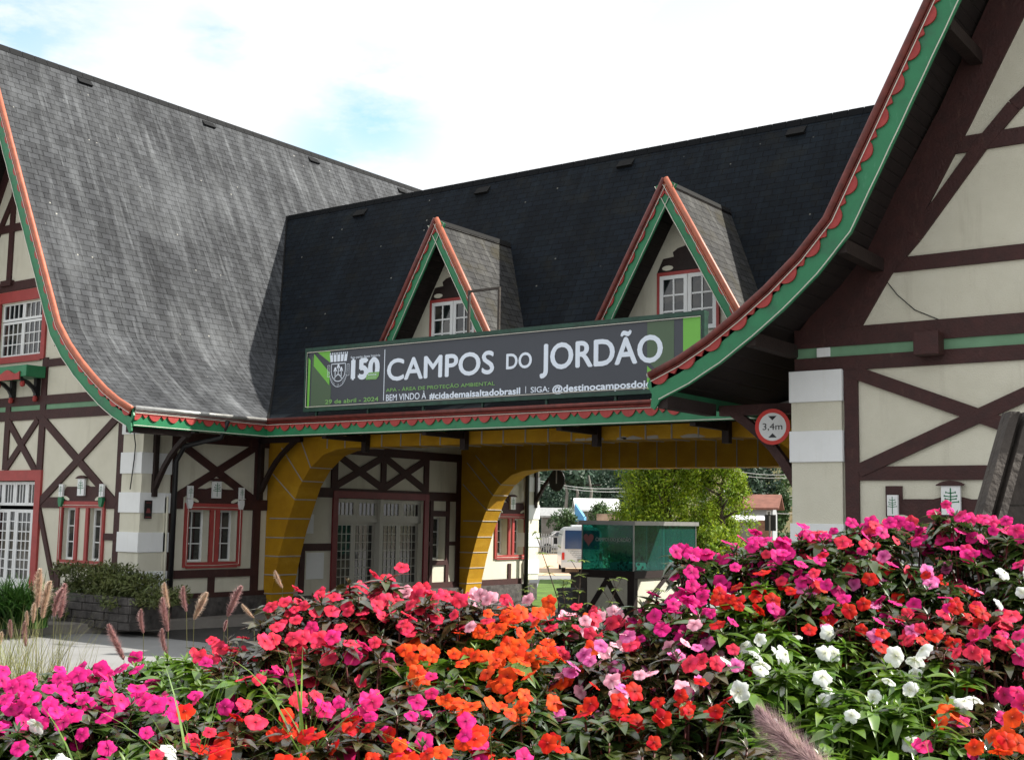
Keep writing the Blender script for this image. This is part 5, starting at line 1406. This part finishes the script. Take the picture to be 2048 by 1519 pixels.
def blades(mb, n, r0, h, w, rnd_, lean=.7, seg=5, spread=6.28, a0=0, curl=1.):
    for _ in range(n):
        a = a0+rnd_.uniform(-spread/2, spread/2); q = Vector((cos(a), sin(a), 0)); rr = r0*sqrt(rnd_.random()); a2 = rnd_.uniform(0, 6.28)
        base = Vector((cos(a2)*rr, sin(a2)*rr, 0)); hh = h*rnd_.uniform(.55, 1.1); ln_ = lean*rnd_.uniform(.25, 1.1); sd = Vector((-q.y, q.x, 0))*w*rnd_.uniform(.7, 1.2)/2
        pts = []
        for k in range(seg+1):
            t = k/seg; pts.append(base+q*hh*ln_*t**1.7+Vector((0, 0, hh*(t-curl*.45*ln_*t**2.6))))
        for k in range(seg):
            w0 = (1-(k/seg)**2.2); w1 = (1-((k+1)/seg)**2.2)
            if k == seg-1: mb.face([pts[k]-sd*w0, pts[k]+sd*w0, pts[k+1]])
            else: mb.face([pts[k]-sd*w0, pts[k]+sd*w0, pts[k+1]+sd*w1, pts[k+1]-sd*w1])
m_strap = leafm('strap_leaves', (.035, .10, .015), (.02, .055, .01), .25, .4, vscale=3)
for i, (px, lab) in enumerate(((5, 'bright green strap-leaved clump at the far left edge by the white door'), (48, 'bright green strap-leaved clump beside the stone planter'), (-60, 'bright green strap-leaved clump outside the white door'))):
    p = PZ(px, 1254, .06); g = empty('strap_leaf_plant', p); tag(g, lab, 'plant', 'strap-leaved plants by the door'); b = MB(); blades(b, 420, .38, 1.05, .04, rnd, 1.0); b.build('foliage', m_strap, g)

# ============================================================ the flower bed
# canopy heights: (pixel x, pixel y, distance) of the top of the flowers
CAN = [(-250, 1560, 3.3), (200, 1560, 3.2), (600, 1560, 3.15), (1000, 1560, 3.15), (1400, 1560, 3.05), (1800, 1560, 3.0), (2300, 1560, 3.0),
 (0, 1440, 3.6), (200, 1385, 3.8), (400, 1370, 3.9), (100, 1350, 4.05), (260, 1338, 4.2), (400, 1318, 4.3), (-200, 1400, 3.9),
 (440, 1345, 4.15), (480, 1310, 4.4), (545, 1225, 4.35), (640, 1160, 4.4), (760, 1155, 4.45), (870, 1165, 4.45), (960, 1205, 4.5), (1080, 1222, 4.5), (1200, 1240, 4.5), (1290, 1250, 4.5),
 (1330, 1180, 4.5), (1420, 1085, 4.6), (1540, 1070, 4.65), (1640, 1060, 4.7), (1760, 1045, 4.75), (1900, 1022, 4.8), (2060, 1040, 4.8), (2300, 1040, 4.8),
 (600, 1280, 4.0), (750, 1260, 4.05), (900, 1300, 4.0), (1050, 1290, 4.1), (1180, 1330, 3.95), (1300, 1300, 3.95), (700, 1380, 3.75), (880, 1390, 3.7), (1100, 1400, 3.7),
 (1400, 1200, 4.25), (1600, 1170, 4.3), (1800, 1160, 4.35), (2000, 1140, 4.4), (1450, 1280, 4.0), (1600, 1260, 4.05), (1800, 1250, 4.05), (2000, 1250, 4.05), (1650, 1330, 3.8), (1850, 1330, 3.8), (1950, 1400, 3.6), (1700, 1400, 3.6),
 (400, 1450, 3.55), (650, 1450, 3.5), (900, 1470, 3.45), (1250, 1400, 3.7), (1250, 1500, 3.35), (1600, 1490, 3.3), (2040, 1480, 3.3)]
CW = [PD(*c) for c in CAN]
def canopy(x, y):
    sw = sz_ = 0
    for p in CW:
        d2 = (p.x-x)**2+(p.y-y)**2; w = 1/(d2+.004)**1.6; sw += w; sz_ += w*p.z
    return sz_/sw
def soil_h(x, y):
    d = min((p.x-x)**2+(p.y-y)**2 for p in CW)**.5
    t = max(0, min(1, (d-.35)/1.3)); t = t*t*(3-2*t)
    return (canopy(x, y)-.46)*(1-t)+(-.13)*t
b = MB(); nx_, ny_ = 60, 50; vs = []
for j in range(ny_+1):
    for i in range(nx_+1):
        x, y = -6.5+9.5*i/nx_, .4+7*j/ny_; vs.append((x, y, soil_h(x, y)+.02*noise.noise(Vector((x*3, y*3, 0)))))
b.mesh(vs, [(j*(nx_+1)+i, j*(nx_+1)+i+1, (j+1)*(nx_+1)+i+1, (j+1)*(nx_+1)+i) for j in range(ny_) for i in range(nx_)])
tag(b.build('flower_bed_soil', soil, smooth=True), kind='structure')

def petal_flower(rn, colour_mats, r=.034, white=False, cup=.25):
    mb = MB(); npet = 5
    for k in range(npet):
        a = 2*pi*k/npet+rn.uniform(-.12, .12); ln_ = r*rn.uniform(.88, 1.1); wd = r*rn.uniform(.80, 1.0); tilt = rn.uniform(-.12, .12); base = .003*k/npet
        rows = 4; cols = 4; vs = []
        for i in range(rows+1):
            t = i/rows; wv = wd*(.20+.95*sin(pi*min(1, t*.80+.02))**.9)*(.92 if i == rows else 1)
            for j in range(cols+1):
                s_ = j/cols*2-1
                notch = .12*ln_*(1-abs(s_))**2 if i == rows else 0
                edge = ln_*t-notch-(.22*ln_*abs(s_)**2.2*t)
                zz = base+cup*ln_*t**2*.45-abs(s_)*wv*.12+.0022*sin(5*s_+k*2+i)*t-(.18*ln_*max(0, t-.6)**1.0)+tilt*s_*wv*.4
                x, y = .002+edge, s_*wv*.5
                vs.append((x*cos(a)-y*sin(a), x*sin(a)+y*cos(a), zz))
        c = cols+1; mb.cur = 0
        mb.mesh(vs, [(i*c+j, (i)*c+j+1, (i+1)*c+j+1, (i+1)*c+j) for i in range(rows) for j in range(cols)])
    mb.cur = 1; mb.mesh([(.0035*cos(2*pi*k/6), .0035*sin(2*pi*k/6), .004) for k in range(6)]+[(0, 0, .008)], [(k, (k+1) % 6, 6) for k in range(6)])
    mb.cur = 0; mb.mesh([(.003*cos(2*pi*k/4), .003*sin(2*pi*k/4), .0) for k in range(4)]+[(.006, 0, -.035)], [(k, (k+1) % 4, 4) for k in range(4)])
    return mb.data('flower', colour_mats, True)
def fmat(name, c, c2=None, trans=.38, throat=None):
    m = mat(name, c, .6, .08, 30, c2=c2, translucent=trans, island=.18, spec=.15); t = m.node_tree
    tcn = N('ShaderNodeTexCoord', t); ln_ = N('ShaderNodeVectorMath', t, operation='LENGTH'); L(tcn.outputs['Object'], ln_.inputs[0], t)
    r = N('ShaderNodeMapRange', t); r.inputs['From Min'].default_value = .004; r.inputs['From Max'].default_value = .019; r.inputs['To Min'].default_value = .85; r.inputs['To Max'].default_value = 0; L(ln_.outputs['Value'], r.inputs['Value'], t)
    mxn = N('ShaderNodeMix', t, data_type='RGBA'); L(r.outputs[0], mxn.inputs['Factor'], t); mxn.inputs['B'].default_value = (*(throat or tuple(x*.45 for x in c)), 1)
    pb_ = t.nodes['Principled BSDF']; src = pb_.inputs['Base Color'].links[0].from_socket; L(src, mxn.inputs['A'], t)
    L(mxn.outputs['Result'], pb_.inputs['Base Color'], t)
    for n_ in t.nodes:
        if n_.type == 'BSDF_TRANSLUCENT': L(mxn.outputs['Result'], n_.inputs['Color'], t)
    return m
FC = {'magenta': ((.66, .008, .17), (.78, .03, .28)), 'coral': ((.74, .015, .060), (.82, .06, .13)), 'hotpink': ((.70, .010, .10), (.80, .04, .26)), 'red': ((.50, .004, .004), (.64, .012, .008)),
      'scarlet': ((.72, .015, .006), (.80, .035, .012)), 'orange': ((.82, .052, .006), (.86, .09, .015)), 'white': ((.84, .86, .84), (.78, .82, .80)), 'lightpink': ((.84, .24, .36), (.88, .58, .68)), 'violet': ((.68, .035, .30), (.84, .28, .54))}
rf = random.Random(21); FM = {}
for k, (a, c) in FC.items():
    m_ = fmat(k+'_petal', a, c, .3 if k != 'white' else .35, (.6, .62, .4) if k == 'white' else None); e_ = mat(k+'_eye', tuple(x*.5 for x in a), .6)
    FM[k] = [petal_flower(rf, [m_, e_], cup=.1 if k != 'white' else -.55) for _ in range(4)]
LC = {'bronze': leafm('bronze_leaf', (.040, .070, .020), (.075, .030, .012), .22, .5, .25, 9), 'deep': leafm('deep_green_leaf', (.035, .095, .018), (.060, .065, .016), .28, .5, .25, 9), 'fresh': leafm('fresh_green_leaf', (.15, .26, .020), (.060, .15, .016), .35, .35, .35, 14)}
for m_ in LC.values():
    q_ = m_.node_tree.nodes['Principled BSDF']; q_.inputs['Specular IOR Level'].default_value = 1.0; q_.inputs['Coat Weight'].default_value = .5; q_.inputs['Coat Roughness'].default_value = .2
redstem = mat('red_stem', (.13, .02, .018), .4, .2, 20); greenstem = mat('green_stem', (.14, .22, .05), .4, .2, 20); STM = {'bronze': redstem, 'deep': redstem, 'fresh': greenstem}
def leaf(mb, base, dr, nrm, ln_, wd, fold=.25, droop=.35):
    dr = dr.normalized(); sd = dr.cross(nrm).normalized(); up_ = sd.cross(dr).normalized(); seg = 4; L_ = []; C_ = []; R_ = []
    for k in range(seg+1):
        t = k/seg; w = wd*.5*sin(pi*(.06+.94*t)**.85)*(1 if t < 1 else 0); c = base+dr*ln_*t-up_*droop*ln_*t*t+up_*.0
        C_.append(c); L_.append(c-sd*w+up_*fold*w); R_.append(c+sd*w+up_*fold*w)
    n = seg+1
    fs = [(k, k+1, n+k+1, n+k) for k in range(seg)]+[(n+k, n+k+1, 2*n+k+1, 2*n+k) for k in range(seg)]
    mb.mesh(L_+C_+R_, fs)
def foliage(rn, mats, nst=9, h=.42, rad=.17, density=1.):
    mb = MB(); st = MB(); tips = []
    for s in range(nst):
        a = 2*pi*s/nst+rn.uniform(-.4, .4); rr = rad*sqrt(rn.random()) if s else 0; top = Vector((cos(a)*rr, sin(a)*rr, h*rn.uniform(.86, 1.04)-rr*rr*2.2)); b0 = top*.35; b0.z = 0
        midp = b0.lerp(top, .5)+Vector((rn.uniform(-.02, .02), rn.uniform(-.02, .02), 0)); st.tube([b0, midp, top], [.0055, .0045, .003], 5)
        tips.append(top)
        for q in range(int(8*density)):
            z = rn.uniform(.22, .9); c = b0.lerp(top, z); aa = rn.uniform(0, 6.28); d = Vector((cos(aa), sin(aa), rn.uniform(-.2, .45)))
            leaf(mb, c, d, Vector((rn.uniform(-.3, .3), rn.uniform(-.3, .3), 1)), rn.uniform(.065, .11), rn.uniform(.03, .045), droop=rn.uniform(.2, .6))
        nw = int(9*density)
        for q in range(nw):
            aa = 2*pi*q/nw+rn.uniform(-.3, .3); d = Vector((cos(aa), sin(aa), rn.uniform(-.15, .55)))
            leaf(mb, top-Vector((0, 0, rn.uniform(0, .035))), d, Vector((rn.uniform(-.3, .3), rn.uniform(-.3, .3), 1)), rn.uniform(.06, .10), rn.uniform(.028, .042), droop=rn.uniform(.15, .7))
        for q in range(4):   # young tips
            aa = rn.uniform(0, 6.28); leaf(mb, top, Vector((cos(aa), sin(aa), 1.3)), Vector((-cos(aa), -sin(aa), 1)), rn.uniform(.025, .04), .010, droop=.1)
    return mb.data('foliage', mats[0], True), st.data('stems', mats[1], True), tips
FOL = {k: [foliage(rf, (LC[k], STM[k])) for _ in range(4)] for k in LC}
PATCH = [ # px, py, colour mix, leaf, blooms, label
 ((90, 1400), ['magenta'], 'deep', 7, 'magenta impatiens in the patch at the left edge of the bed'),
 ((310, 1385), ['magenta', 'magenta', 'hotpink'], 'deep', 6, 'magenta impatiens left of the pale green weeds'),
 ((70, 1490), ['white'], 'fresh', 4, 'white impatiens with a few nodding flowers in the bottom left corner'),
 ((210, 1475), ['white', 'scarlet'], 'fresh', 2, 'leafy white impatiens with hardly a flower beside the red patch'),
 ((640, 1170), ['coral'], 'bronze', 7, 'coral pink impatiens on the crest in front of the passage doors'),
 ((860, 1170), ['coral'], 'bronze', 7, 'coral pink impatiens at the right end of the crest below the yellow arch'),
 ((500, 1270), ['coral'], 'bronze', 6, 'dark-leaved coral impatiens on the left flank of the crest'),
 ((690, 1290), ['coral', 'coral', 'hotpink'], 'bronze', 5, 'dark-leaved coral impatiens in the middle of the pink mound'),
 ((760, 1400), ['hotpink', 'magenta'], 'bronze', 8, 'hot pink impatiens in the row below the pink mound'),
 ((430, 1470), ['red', 'scarlet', 'coral'], 'bronze', 8, 'red impatiens in the front patch left of centre'),
 ((640, 1490), ['scarlet', 'red'], 'bronze', 7, 'scarlet impatiens at the bottom edge below the hot pink row'),
 ((880, 1495), ['orange', 'scarlet', 'magenta'], 'deep', 7, 'orange-red impatiens at the bottom edge left of the dark leaves'),
 ((930, 1195), ['lightpink', 'coral'], 'bronze', 8, 'pale pink impatiens behind the orange patch'),
 ((1200, 1225), ['lightpink', 'coral', 'coral'], 'deep', 8, 'rose and pale pink impatiens in front of the kiosk'),
 ((930, 1290), ['orange'], 'fresh', 10, 'orange impatiens in the left half of the orange patch'),
 ((1090, 1285), ['orange'], 'deep', 10, 'orange impatiens in the right half of the orange patch'),
 ((960, 1390), ['orange'], 'deep', 5, 'orange impatiens low in front of the orange patch'),
 ((1180, 1365), ['violet', 'violet', 'lightpink'], 'bronze', 9, 'violet-pink impatiens right of the orange patch'),
 ((1340, 1290), ['violet', 'lightpink', 'coral'], 'bronze', 9, 'pale-centred violet impatiens below the magenta slope'),
 ((1480, 1320), ['violet', 'hotpink'], 'bronze', 6, 'violet-pink impatiens beside the white patch'),
 ((1290, 1380), ['red'], 'deep', 5, 'bright red impatiens below the violet-pink flowers'),
 ((1120, 1470), ['scarlet'], 'deep', 2, 'mostly green impatiens with a scarlet flower near the bottom centre'),
 ((1400, 1470), ['coral'], 'bronze', 0, 'flowerless dark-leaved impatiens showing red stems near the bottom centre'),
 ((1350, 1170), ['magenta'], 'deep', 9, 'magenta impatiens at the left foot of the magenta slope'),
 ((1480, 1110), ['magenta'], 'deep', 9, 'magenta impatiens left of the white column blocks'),
 ((1640, 1100), ['magenta', 'coral'], 'deep', 9, 'magenta impatiens below the white column blocks'),
 ((1800, 1060), ['magenta', 'coral'], 'deep', 8, 'magenta impatiens on the highest crest under the tree plaques'),
 ((1980, 1060), ['magenta', 'hotpink'], 'deep', 8, 'magenta impatiens on the crest before the wooden tower'),
 ((1680, 1180), ['magenta', 'violet', 'red'], 'deep', 6, 'mixed magenta and red impatiens midway down the right slope'),
 ((1880, 1150), ['coral', 'red', 'violet'], 'deep', 6, 'mixed coral and red impatiens below the wooden tower'),
 ((2020, 1160), ['white'], 'deep', 6, 'white impatiens at the right edge among red ones'),
 ((1480, 1225), ['red'], 'fresh', 6, 'red impatiens with yellowish leaves at the left end of the red band'),
 ((1680, 1240), ['red'], 'bronze', 8, 'deep red impatiens in the middle of the red band'),
 ((1880, 1230), ['red', 'coral'], 'bronze', 6, 'deep red impatiens at the right end of the red band'),
 ((2000, 1290), ['hotpink', 'coral'], 'bronze', 9, 'rose pink impatiens at the right edge above the orange ones'),
 ((1560, 1300), ['white'], 'fresh', 4, 'white impatiens at the left end of the white patch'),
 ((1720, 1320), ['white'], 'fresh', 4, 'white impatiens in the middle of the white patch'),
 ((1870, 1310), ['white'], 'fresh', 5, 'white impatiens at the right end of the white patch'),
 ((1650, 1450), ['white'], 'fresh', 0, 'tall green-stemmed impatiens without flowers under the white patch'),
 ((1850, 1440), ['white'], 'fresh', 1, 'green-stemmed impatiens with one nodding white flower, bottom right'),
 ((2000, 1400), ['hotpink', 'orange'], 'bronze', 6, 'pink and orange impatiens at the right edge'),
 ((2000, 1500), ['orange', 'scarlet'], 'deep', 6, 'orange impatiens in the bottom right corner'),
 ((330, 1335), ['magenta'], 'fresh', 1, 'yellow-green leafy weeds behind the magenta flowers'),
 ((430, 1340), ['magenta'], 'fresh', 1, 'yellow-green leafy weeds at the foot of the dark-leaved coral mound'),
 ((420, 1400), ['magenta', 'scarlet'], 'fresh', 1, 'yellow-green leafy weeds between the magenta and red flowers'),
]
def proj(p):
    d = p-EYEP; z = d.dot(fw); return 1024+F*d.dot(rt)/z, 759.5-F*d.dot(up)/z, z
pts = []
yy_ = 3.0
cand = []
for _ in range(9000):
    x = rf.uniform(-6, 2.2); y = rf.uniform(1.2, 5.2); cand.append((x, y))
PLAN = 0
for x, y in cand:
    if min((p.x-x)**2+(p.y-y)**2 for p in CW) > .20**2: continue
    z = canopy(x, y); u, v, dd = proj(Vector((x, y, z)))
    if not (-160 < u < 2420 and v < 1640 and 2.9 < dd < 5.0): continue
    if any((x-a)**2+(y-c)**2 < .150**2 for a, c in pts): continue
    pts.append((x, y))

for x, y in pts:
    z = canopy(x, y); u, v, dd = proj(Vector((x, y, z)))
    best = min(PATCH, key=lambda P_: (P_[0][0]-u)**2+((P_[0][1]-v)*1.5)**2)
    _, cols, lf, nb_, lab = best
    weed = 'weeds' in lab
    fol, stems, tips = rf.choice(FOL[lf]); hh = rf.uniform(.95, 1.05)
    g = empty('impatiens_plant' if not weed else 'leafy_weed', (x, y, z-.42*hh), rf.uniform(0, 6.28)); tag(g, lab, 'flowering plant' if not weed else 'weed', 'impatiens plants massed in the flower bed' if not weed else 'pale weeds among the flowers')
    inst('foliage', fol, g, scale=hh); inst('stems', stems, g, scale=hh)
    nfl = max(0, int(nb_*rf.uniform(1.2, 2.2)+.5)) if cols[0] != 'white' else max(0, int(nb_*rf.uniform(.7, 1.6)+.5)) if nb_ > 1 else (1 if nb_ and rf.random() < .5 else 0)
    rzi = Matrix.Rotation(-g.rotation_euler.z, 3, 'Z')
    view = (EYEP-Vector((x, y, z))).normalized()
    for k in range(nfl):
        tp_ = tips[(k*2+rf.randint(0, 1)) % len(tips)] if k < 5 else rf.choice(tips)
        off = Vector((rf.gauss(0, .042), rf.gauss(0, .042), rf.uniform(.0, .05)))+(rzi@view)*rf.uniform(.0, .09)
        if k % 3 == 2: off.z -= rf.uniform(.03, .13); off += (rzi@view)*.06
        nrm = (Vector((rf.gauss(0, .42), rf.gauss(0, .42), .62+rf.uniform(-.1, .3)))+rzi@view*rf.uniform(.25, 1.2)).normalized()
        col = rf.choice(cols)
        if col == 'white': nrm = (nrm+Vector((rf.gauss(0, .5), rf.gauss(0, .5), -.2))).normalized()
        q = nrm.to_track_quat('Z', 'Y') @ Vector((0, 0, 1)).to_track_quat('Z', 'Y').inverted()
        from mathutils import Quaternion
        q = q @ Quaternion((0, 0, 1), rf.uniform(0, 6.28))
        inst('flower', rf.choice(FM[col]), g, tp_*hh+off, q, rf.uniform(.62, 1.0)*(1.02 if col == 'white' else 1))

# ============================================================ fountain grass with feathery plumes
def tw(name, c, c2): return mat(name, c, .6, .1, 20, c2=c2, translucent=.35, island=.3, spec=.2)
m_pl = tw('rosy_plume', (.66, .45, .42), (.50, .28, .28)); m_pc = tw('cream_plume', (.78, .66, .52), (.68, .50, .40)); m_gr = leafm('pale_grass_blade', (.22, .26, .09), (.32, .28, .13), .35, .4, .5, 4)
m_gg = leafm('green_grass_blade', (.16, .26, .05), (.10, .18, .035), .35, .4, .5, 4)
def plume(rn, L_, R_, n, w=.0011, curve=.0):
    mb = MB()
    core_ = [Vector((curve*(k/8)**2*L_, 0, L_*k/8)) for k in range(9)]
    mb.tube(core_, [R_*.16*sin(pi*(.12+.83*k/8))**.5+.0008 for k in range(9)], 5)
    for i in range(n):
        t = rn.random(); c = Vector((curve*t*t*L_, 0, L_*t)); rr = R_*(sin(pi*(.08+.90*t))**.6)*rn.uniform(.45, 1.25)
        a = rn.uniform(0, 6.28); d = Vector((cos(a), sin(a), rn.uniform(.4, 1.1))).normalized(); e = c+d*rr*1.25; s_ = d.cross(Vector((0, 0, 1))).normalized()*w
        mb.face([c-s_, c+s_, e]); 
        m_ = c+d*rr*.35; q = d.cross(Vector((rn.random(), rn.random(), rn.random()))).normalized()*w*1.7
        mb.face([m_-q, m_+d*.006, m_+q, m_-d*.004])
    return mb
rp = random.Random(8)
PLM = [plume(rp, .15, .026, 1100, .0013, curve=c_).data('seed_head', m_) for c_, m_ in ((.12, m_pl), (.3, m_pl), (.05, m_pc), (.2, m_pc))]
# (tip x, tip y, bottom x, bottom y, cream?)
PLUMES = [(78, 1137, 75, 1215, 1), (92, 1158, 85, 1235, 1), (68, 1205, 66, 1245, 1), (115, 1170, 108, 1232, 0), (125, 1165, 120, 1235, 0), (50, 1220, 56, 1250, 1), (18, 1238, 22, 1275, 0), (42, 1240, 52, 1292, 0), (3, 1262, 0, 1290, 1),
 (322, 1165, 338, 1215, 1), (320, 1195, 336, 1262, 0), (357, 1172, 373, 1222, 0), (412, 1183, 388, 1238, 1), (273, 1217, 287, 1265, 0), (212, 1250, 248, 1318, 0), (314, 1257, 334, 1308, 0), (478, 1168, 455, 1232, 0), (480, 1210, 508, 1235, 1), (452, 1238, 448, 1262, 0), (545, 1142, 565, 1175, 1)]
for i, (tx, ty, bx_, by, cr) in enumerate(PLUMES):
    dd = 5.3+.5*((i*7) % 5)/5; T_ = PD(tx, ty, dd); B_ = PD(bx_, by, dd+.02)
    base = B_+Vector((.03*((i % 3)-1), .05, -.1)); base.z = max(-.1, soil_h(B_.x, B_.y)); h_ = B_.z-base.z
    if h_ < .25: base.z = B_.z-.6
    g = empty('fountain_grass', base)
    lab = ('cream' if cr else 'rosy')+' feathery grass plume '+['tallest, before the stone planter', 'second tallest, before the stone planter', 'low beside the tallest pair', 'first of the close pair before the hedge', 'second of the close pair before the hedge', 'short, left of the tallest pair', 'near the left edge', 'drooping below the left cluster', 'cut by the left edge', 'before the white base block', 'just below the one before the white base block', 'before the plinth of the left pavilion', 'leaning right before the plinth', 'standing over the kerb left of the column plinth', 'leaning far left over the road', 'small, low over the road', 'leaning right near the pink mound', 'bent over beside the pink mound', 'small at the edge of the pink mound', 'in front of the yellow pier'][i]
    tag(g, lab, 'grass', 'fountain grass plumes at the left')
    st = MB(); bl = B_-base; st.tube([Vector((0, 0, 0)), Vector((bl.x*.25, bl.y*.3, bl.z*.5)), bl], [.0026, .002, .0014], 4); sk = st.build('stalk', m_gr, g)
    d = (T_-B_); q = Vector((0, 0, 1)).rotation_difference(d.normalized())
    inst('seed_head', PLM[(2 if cr else 0)+i % 2], sk, bl, q, d.length/.15)
    bb = MB(); blades(bb, 14, .04, max(.3, (bl.z)*.85), .005, rp, .8, 6, curl=.5); bb.build('blades', m_gr, g)
# dense grass tuft at the left edge
for i, (px, py, lab) in enumerate(((20, 1330, 'fine pale grass tuft at the left edge below the plumes'), (110, 1345, 'fine pale grass tuft behind the magenta flowers'), (-60, 1340, 'fine pale grass tuft cut by the left edge'), (60, 1300, 'fine pale grass tuft under the tallest plumes'))):
    p = PD(px, py, 5.0); g = empty('grass_tuft', (p.x, p.y, p.z-.35)); tag(g, lab, 'grass', 'grass tufts at the left edge')
    bb = MB(); blades(bb, 190, .16, .55, .0032, rp, .6, 6, curl=.5); bb.build('blades', m_gr, g)
# grass blades arching through the flowers
for i, (px, py, d, n, lab) in enumerate(((385, 1440, 3.35, 14, 'arching grass blades rising beside the pale weeds'), (620, 1380, 3.4, 18, 'arching grass blades crossing the pink mound'), (980, 1500, 3.2, 8, 'thin grass blades at the bottom right of the pink row'), (180, 1500, 3.2, 10, 'grass blades beside the white flowers at the bottom left'), (1870, 1480, 3.2, 6, 'thin grass blades under the white flowers'))):
    p = PD(px, py, d); g = empty('grass_tuft', (p.x, p.y, p.z-.28)); tag(g, lab, 'grass', 'grass tufts among the flowers')
    bb = MB(); blades(bb, n, .03, .48, .009, rp, 1.3, 8, curl=.8); blades(bb, n//2, .03, .55, .0022, rp, .9, 8, curl=.4); bb.build('blades', m_gg, g)
# big plume close to the camera
A_ = PD(1496, 1462, 1.55); B_ = PD(1700, 1572, 1.5); g = empty('fountain_grass', B_); tag(g, 'large purple feathery grass plume close to the camera at the bottom right', 'grass', 'fountain grass plumes at the left')
g['group'] = 'large foreground plume'
big = plume(rp, .15, .036, 3600, .0005, .25).data('seed_head', tw('purple_plume', (.42, .28, .33), (.60, .46, .40)), False)
st = MB(); st.tube([Vector((0, 0, 0)), Vector((.05, -.01, -.10)), Vector((.08, .02, -.4))], .0016, 5); sk = st.build('stalk', m_gr, g)
d = A_-B_; inst('seed_head', big, sk, (0, 0, 0), Vector((0, 0, 1)).rotation_difference(d.normalized()), d.length/.15)
# slender leafy shrub in front of the kiosk
m_sh = leafm('young_shrub_leaf', (.22, .30, .05), (.13, .20, .035), .35, .4, .4, 8)
SHR = [((1160, 1260), (1070, 1065), 'tall slender shrub with leaf whorls left of the kiosk'), ((1150, 1255), (1165, 1120), 'slender shrub before the left corner of the kiosk'), ((1170, 1250), (1245, 1155), 'slender shrub leaning right before the kiosk base'), ((1140, 1255), (1125, 1160), 'short slender shrub before the lawn'), ((1290, 1265), (1320, 1180), 'small leafy shoot at the foot of the magenta slope'), ((1110, 1240), (1050, 1180), 'short slender shoot left of the lawn')]
for (bx_, by), (tx, ty), lab in SHR:
    B_ = PD(bx_, by, 4.75); T_ = PD(tx, ty, 4.8); g = empty('slender_shrub', B_-Vector((0, 0, .15))); tag(g, lab, 'shrub', 'slender shrubs before the kiosk')
    e = T_-B_+Vector((0, 0, .15)); st = MB(); lf = MB(); pts_ = [Vector((0, 0, 0)).lerp(e, k/6)+Vector((rp.uniform(-.006, .006), 0, .02*sin(pi*k/6))) for k in range(7)]
    st.tube(pts_, [.0035-.0004*k for k in range(7)], 5)
    nodes = [(pts_[k], 1) for k in range(2, 7)]
    for k in range(2, 6):
        a = rp.uniform(0, 6.28); o_ = pts_[k]+Vector((cos(a)*.05, sin(a)*.03, rp.uniform(.02, .06))); st.tube([pts_[k], o_], .0012, 4); nodes.append((o_, .8))
    for c, s_ in nodes:
        for q in range(8):
            a = 2*pi*q/8+rp.uniform(-.3, .3); leaf(lf, c, Vector((cos(a), sin(a), rp.uniform(-.1, .5))), Vector((0, 0, 1)), rp.uniform(.022, .038)*s_, .009, droop=.3)
    st.build('stem', bark, g); lf.build('foliage', m_sh, g, smooth=True)
# broad lobed leaf at the bottom edge
p = PD(1785, 1535, 1.9); g = empty('broad_leaf_weed', p-Vector((0, 0, .12))); tag(g, 'bright lime lobed leaf poking up at the bottom edge', 'weed')
lf = MB(); n = 52; ring = []
for k in range(n):
    a = 2*pi*k/n; r_ = .021*(1+.28*sin(5*a+1)+.12*sin(13*a)); q = rt*cos(a)*r_*1.25+up*sin(a)*r_*.8+fw*(sin(a)*r_*.7); ring.append(q+Vector((0, 0, .12)))
lf.mesh(ring+[Vector((0, 0, .112))], [(k, (k+1) % n, n) for k in range(n)]); lf.build('leaf', leafm('lime_leaf', (.22, .42, .03), (.16, .34, .03), .4, .1, .4, 30), g, smooth=True)
st = MB(); st.tube([(0, 0, 0), (0, 0, .115)], .003, 5); st.build('stem', greenstem, g)
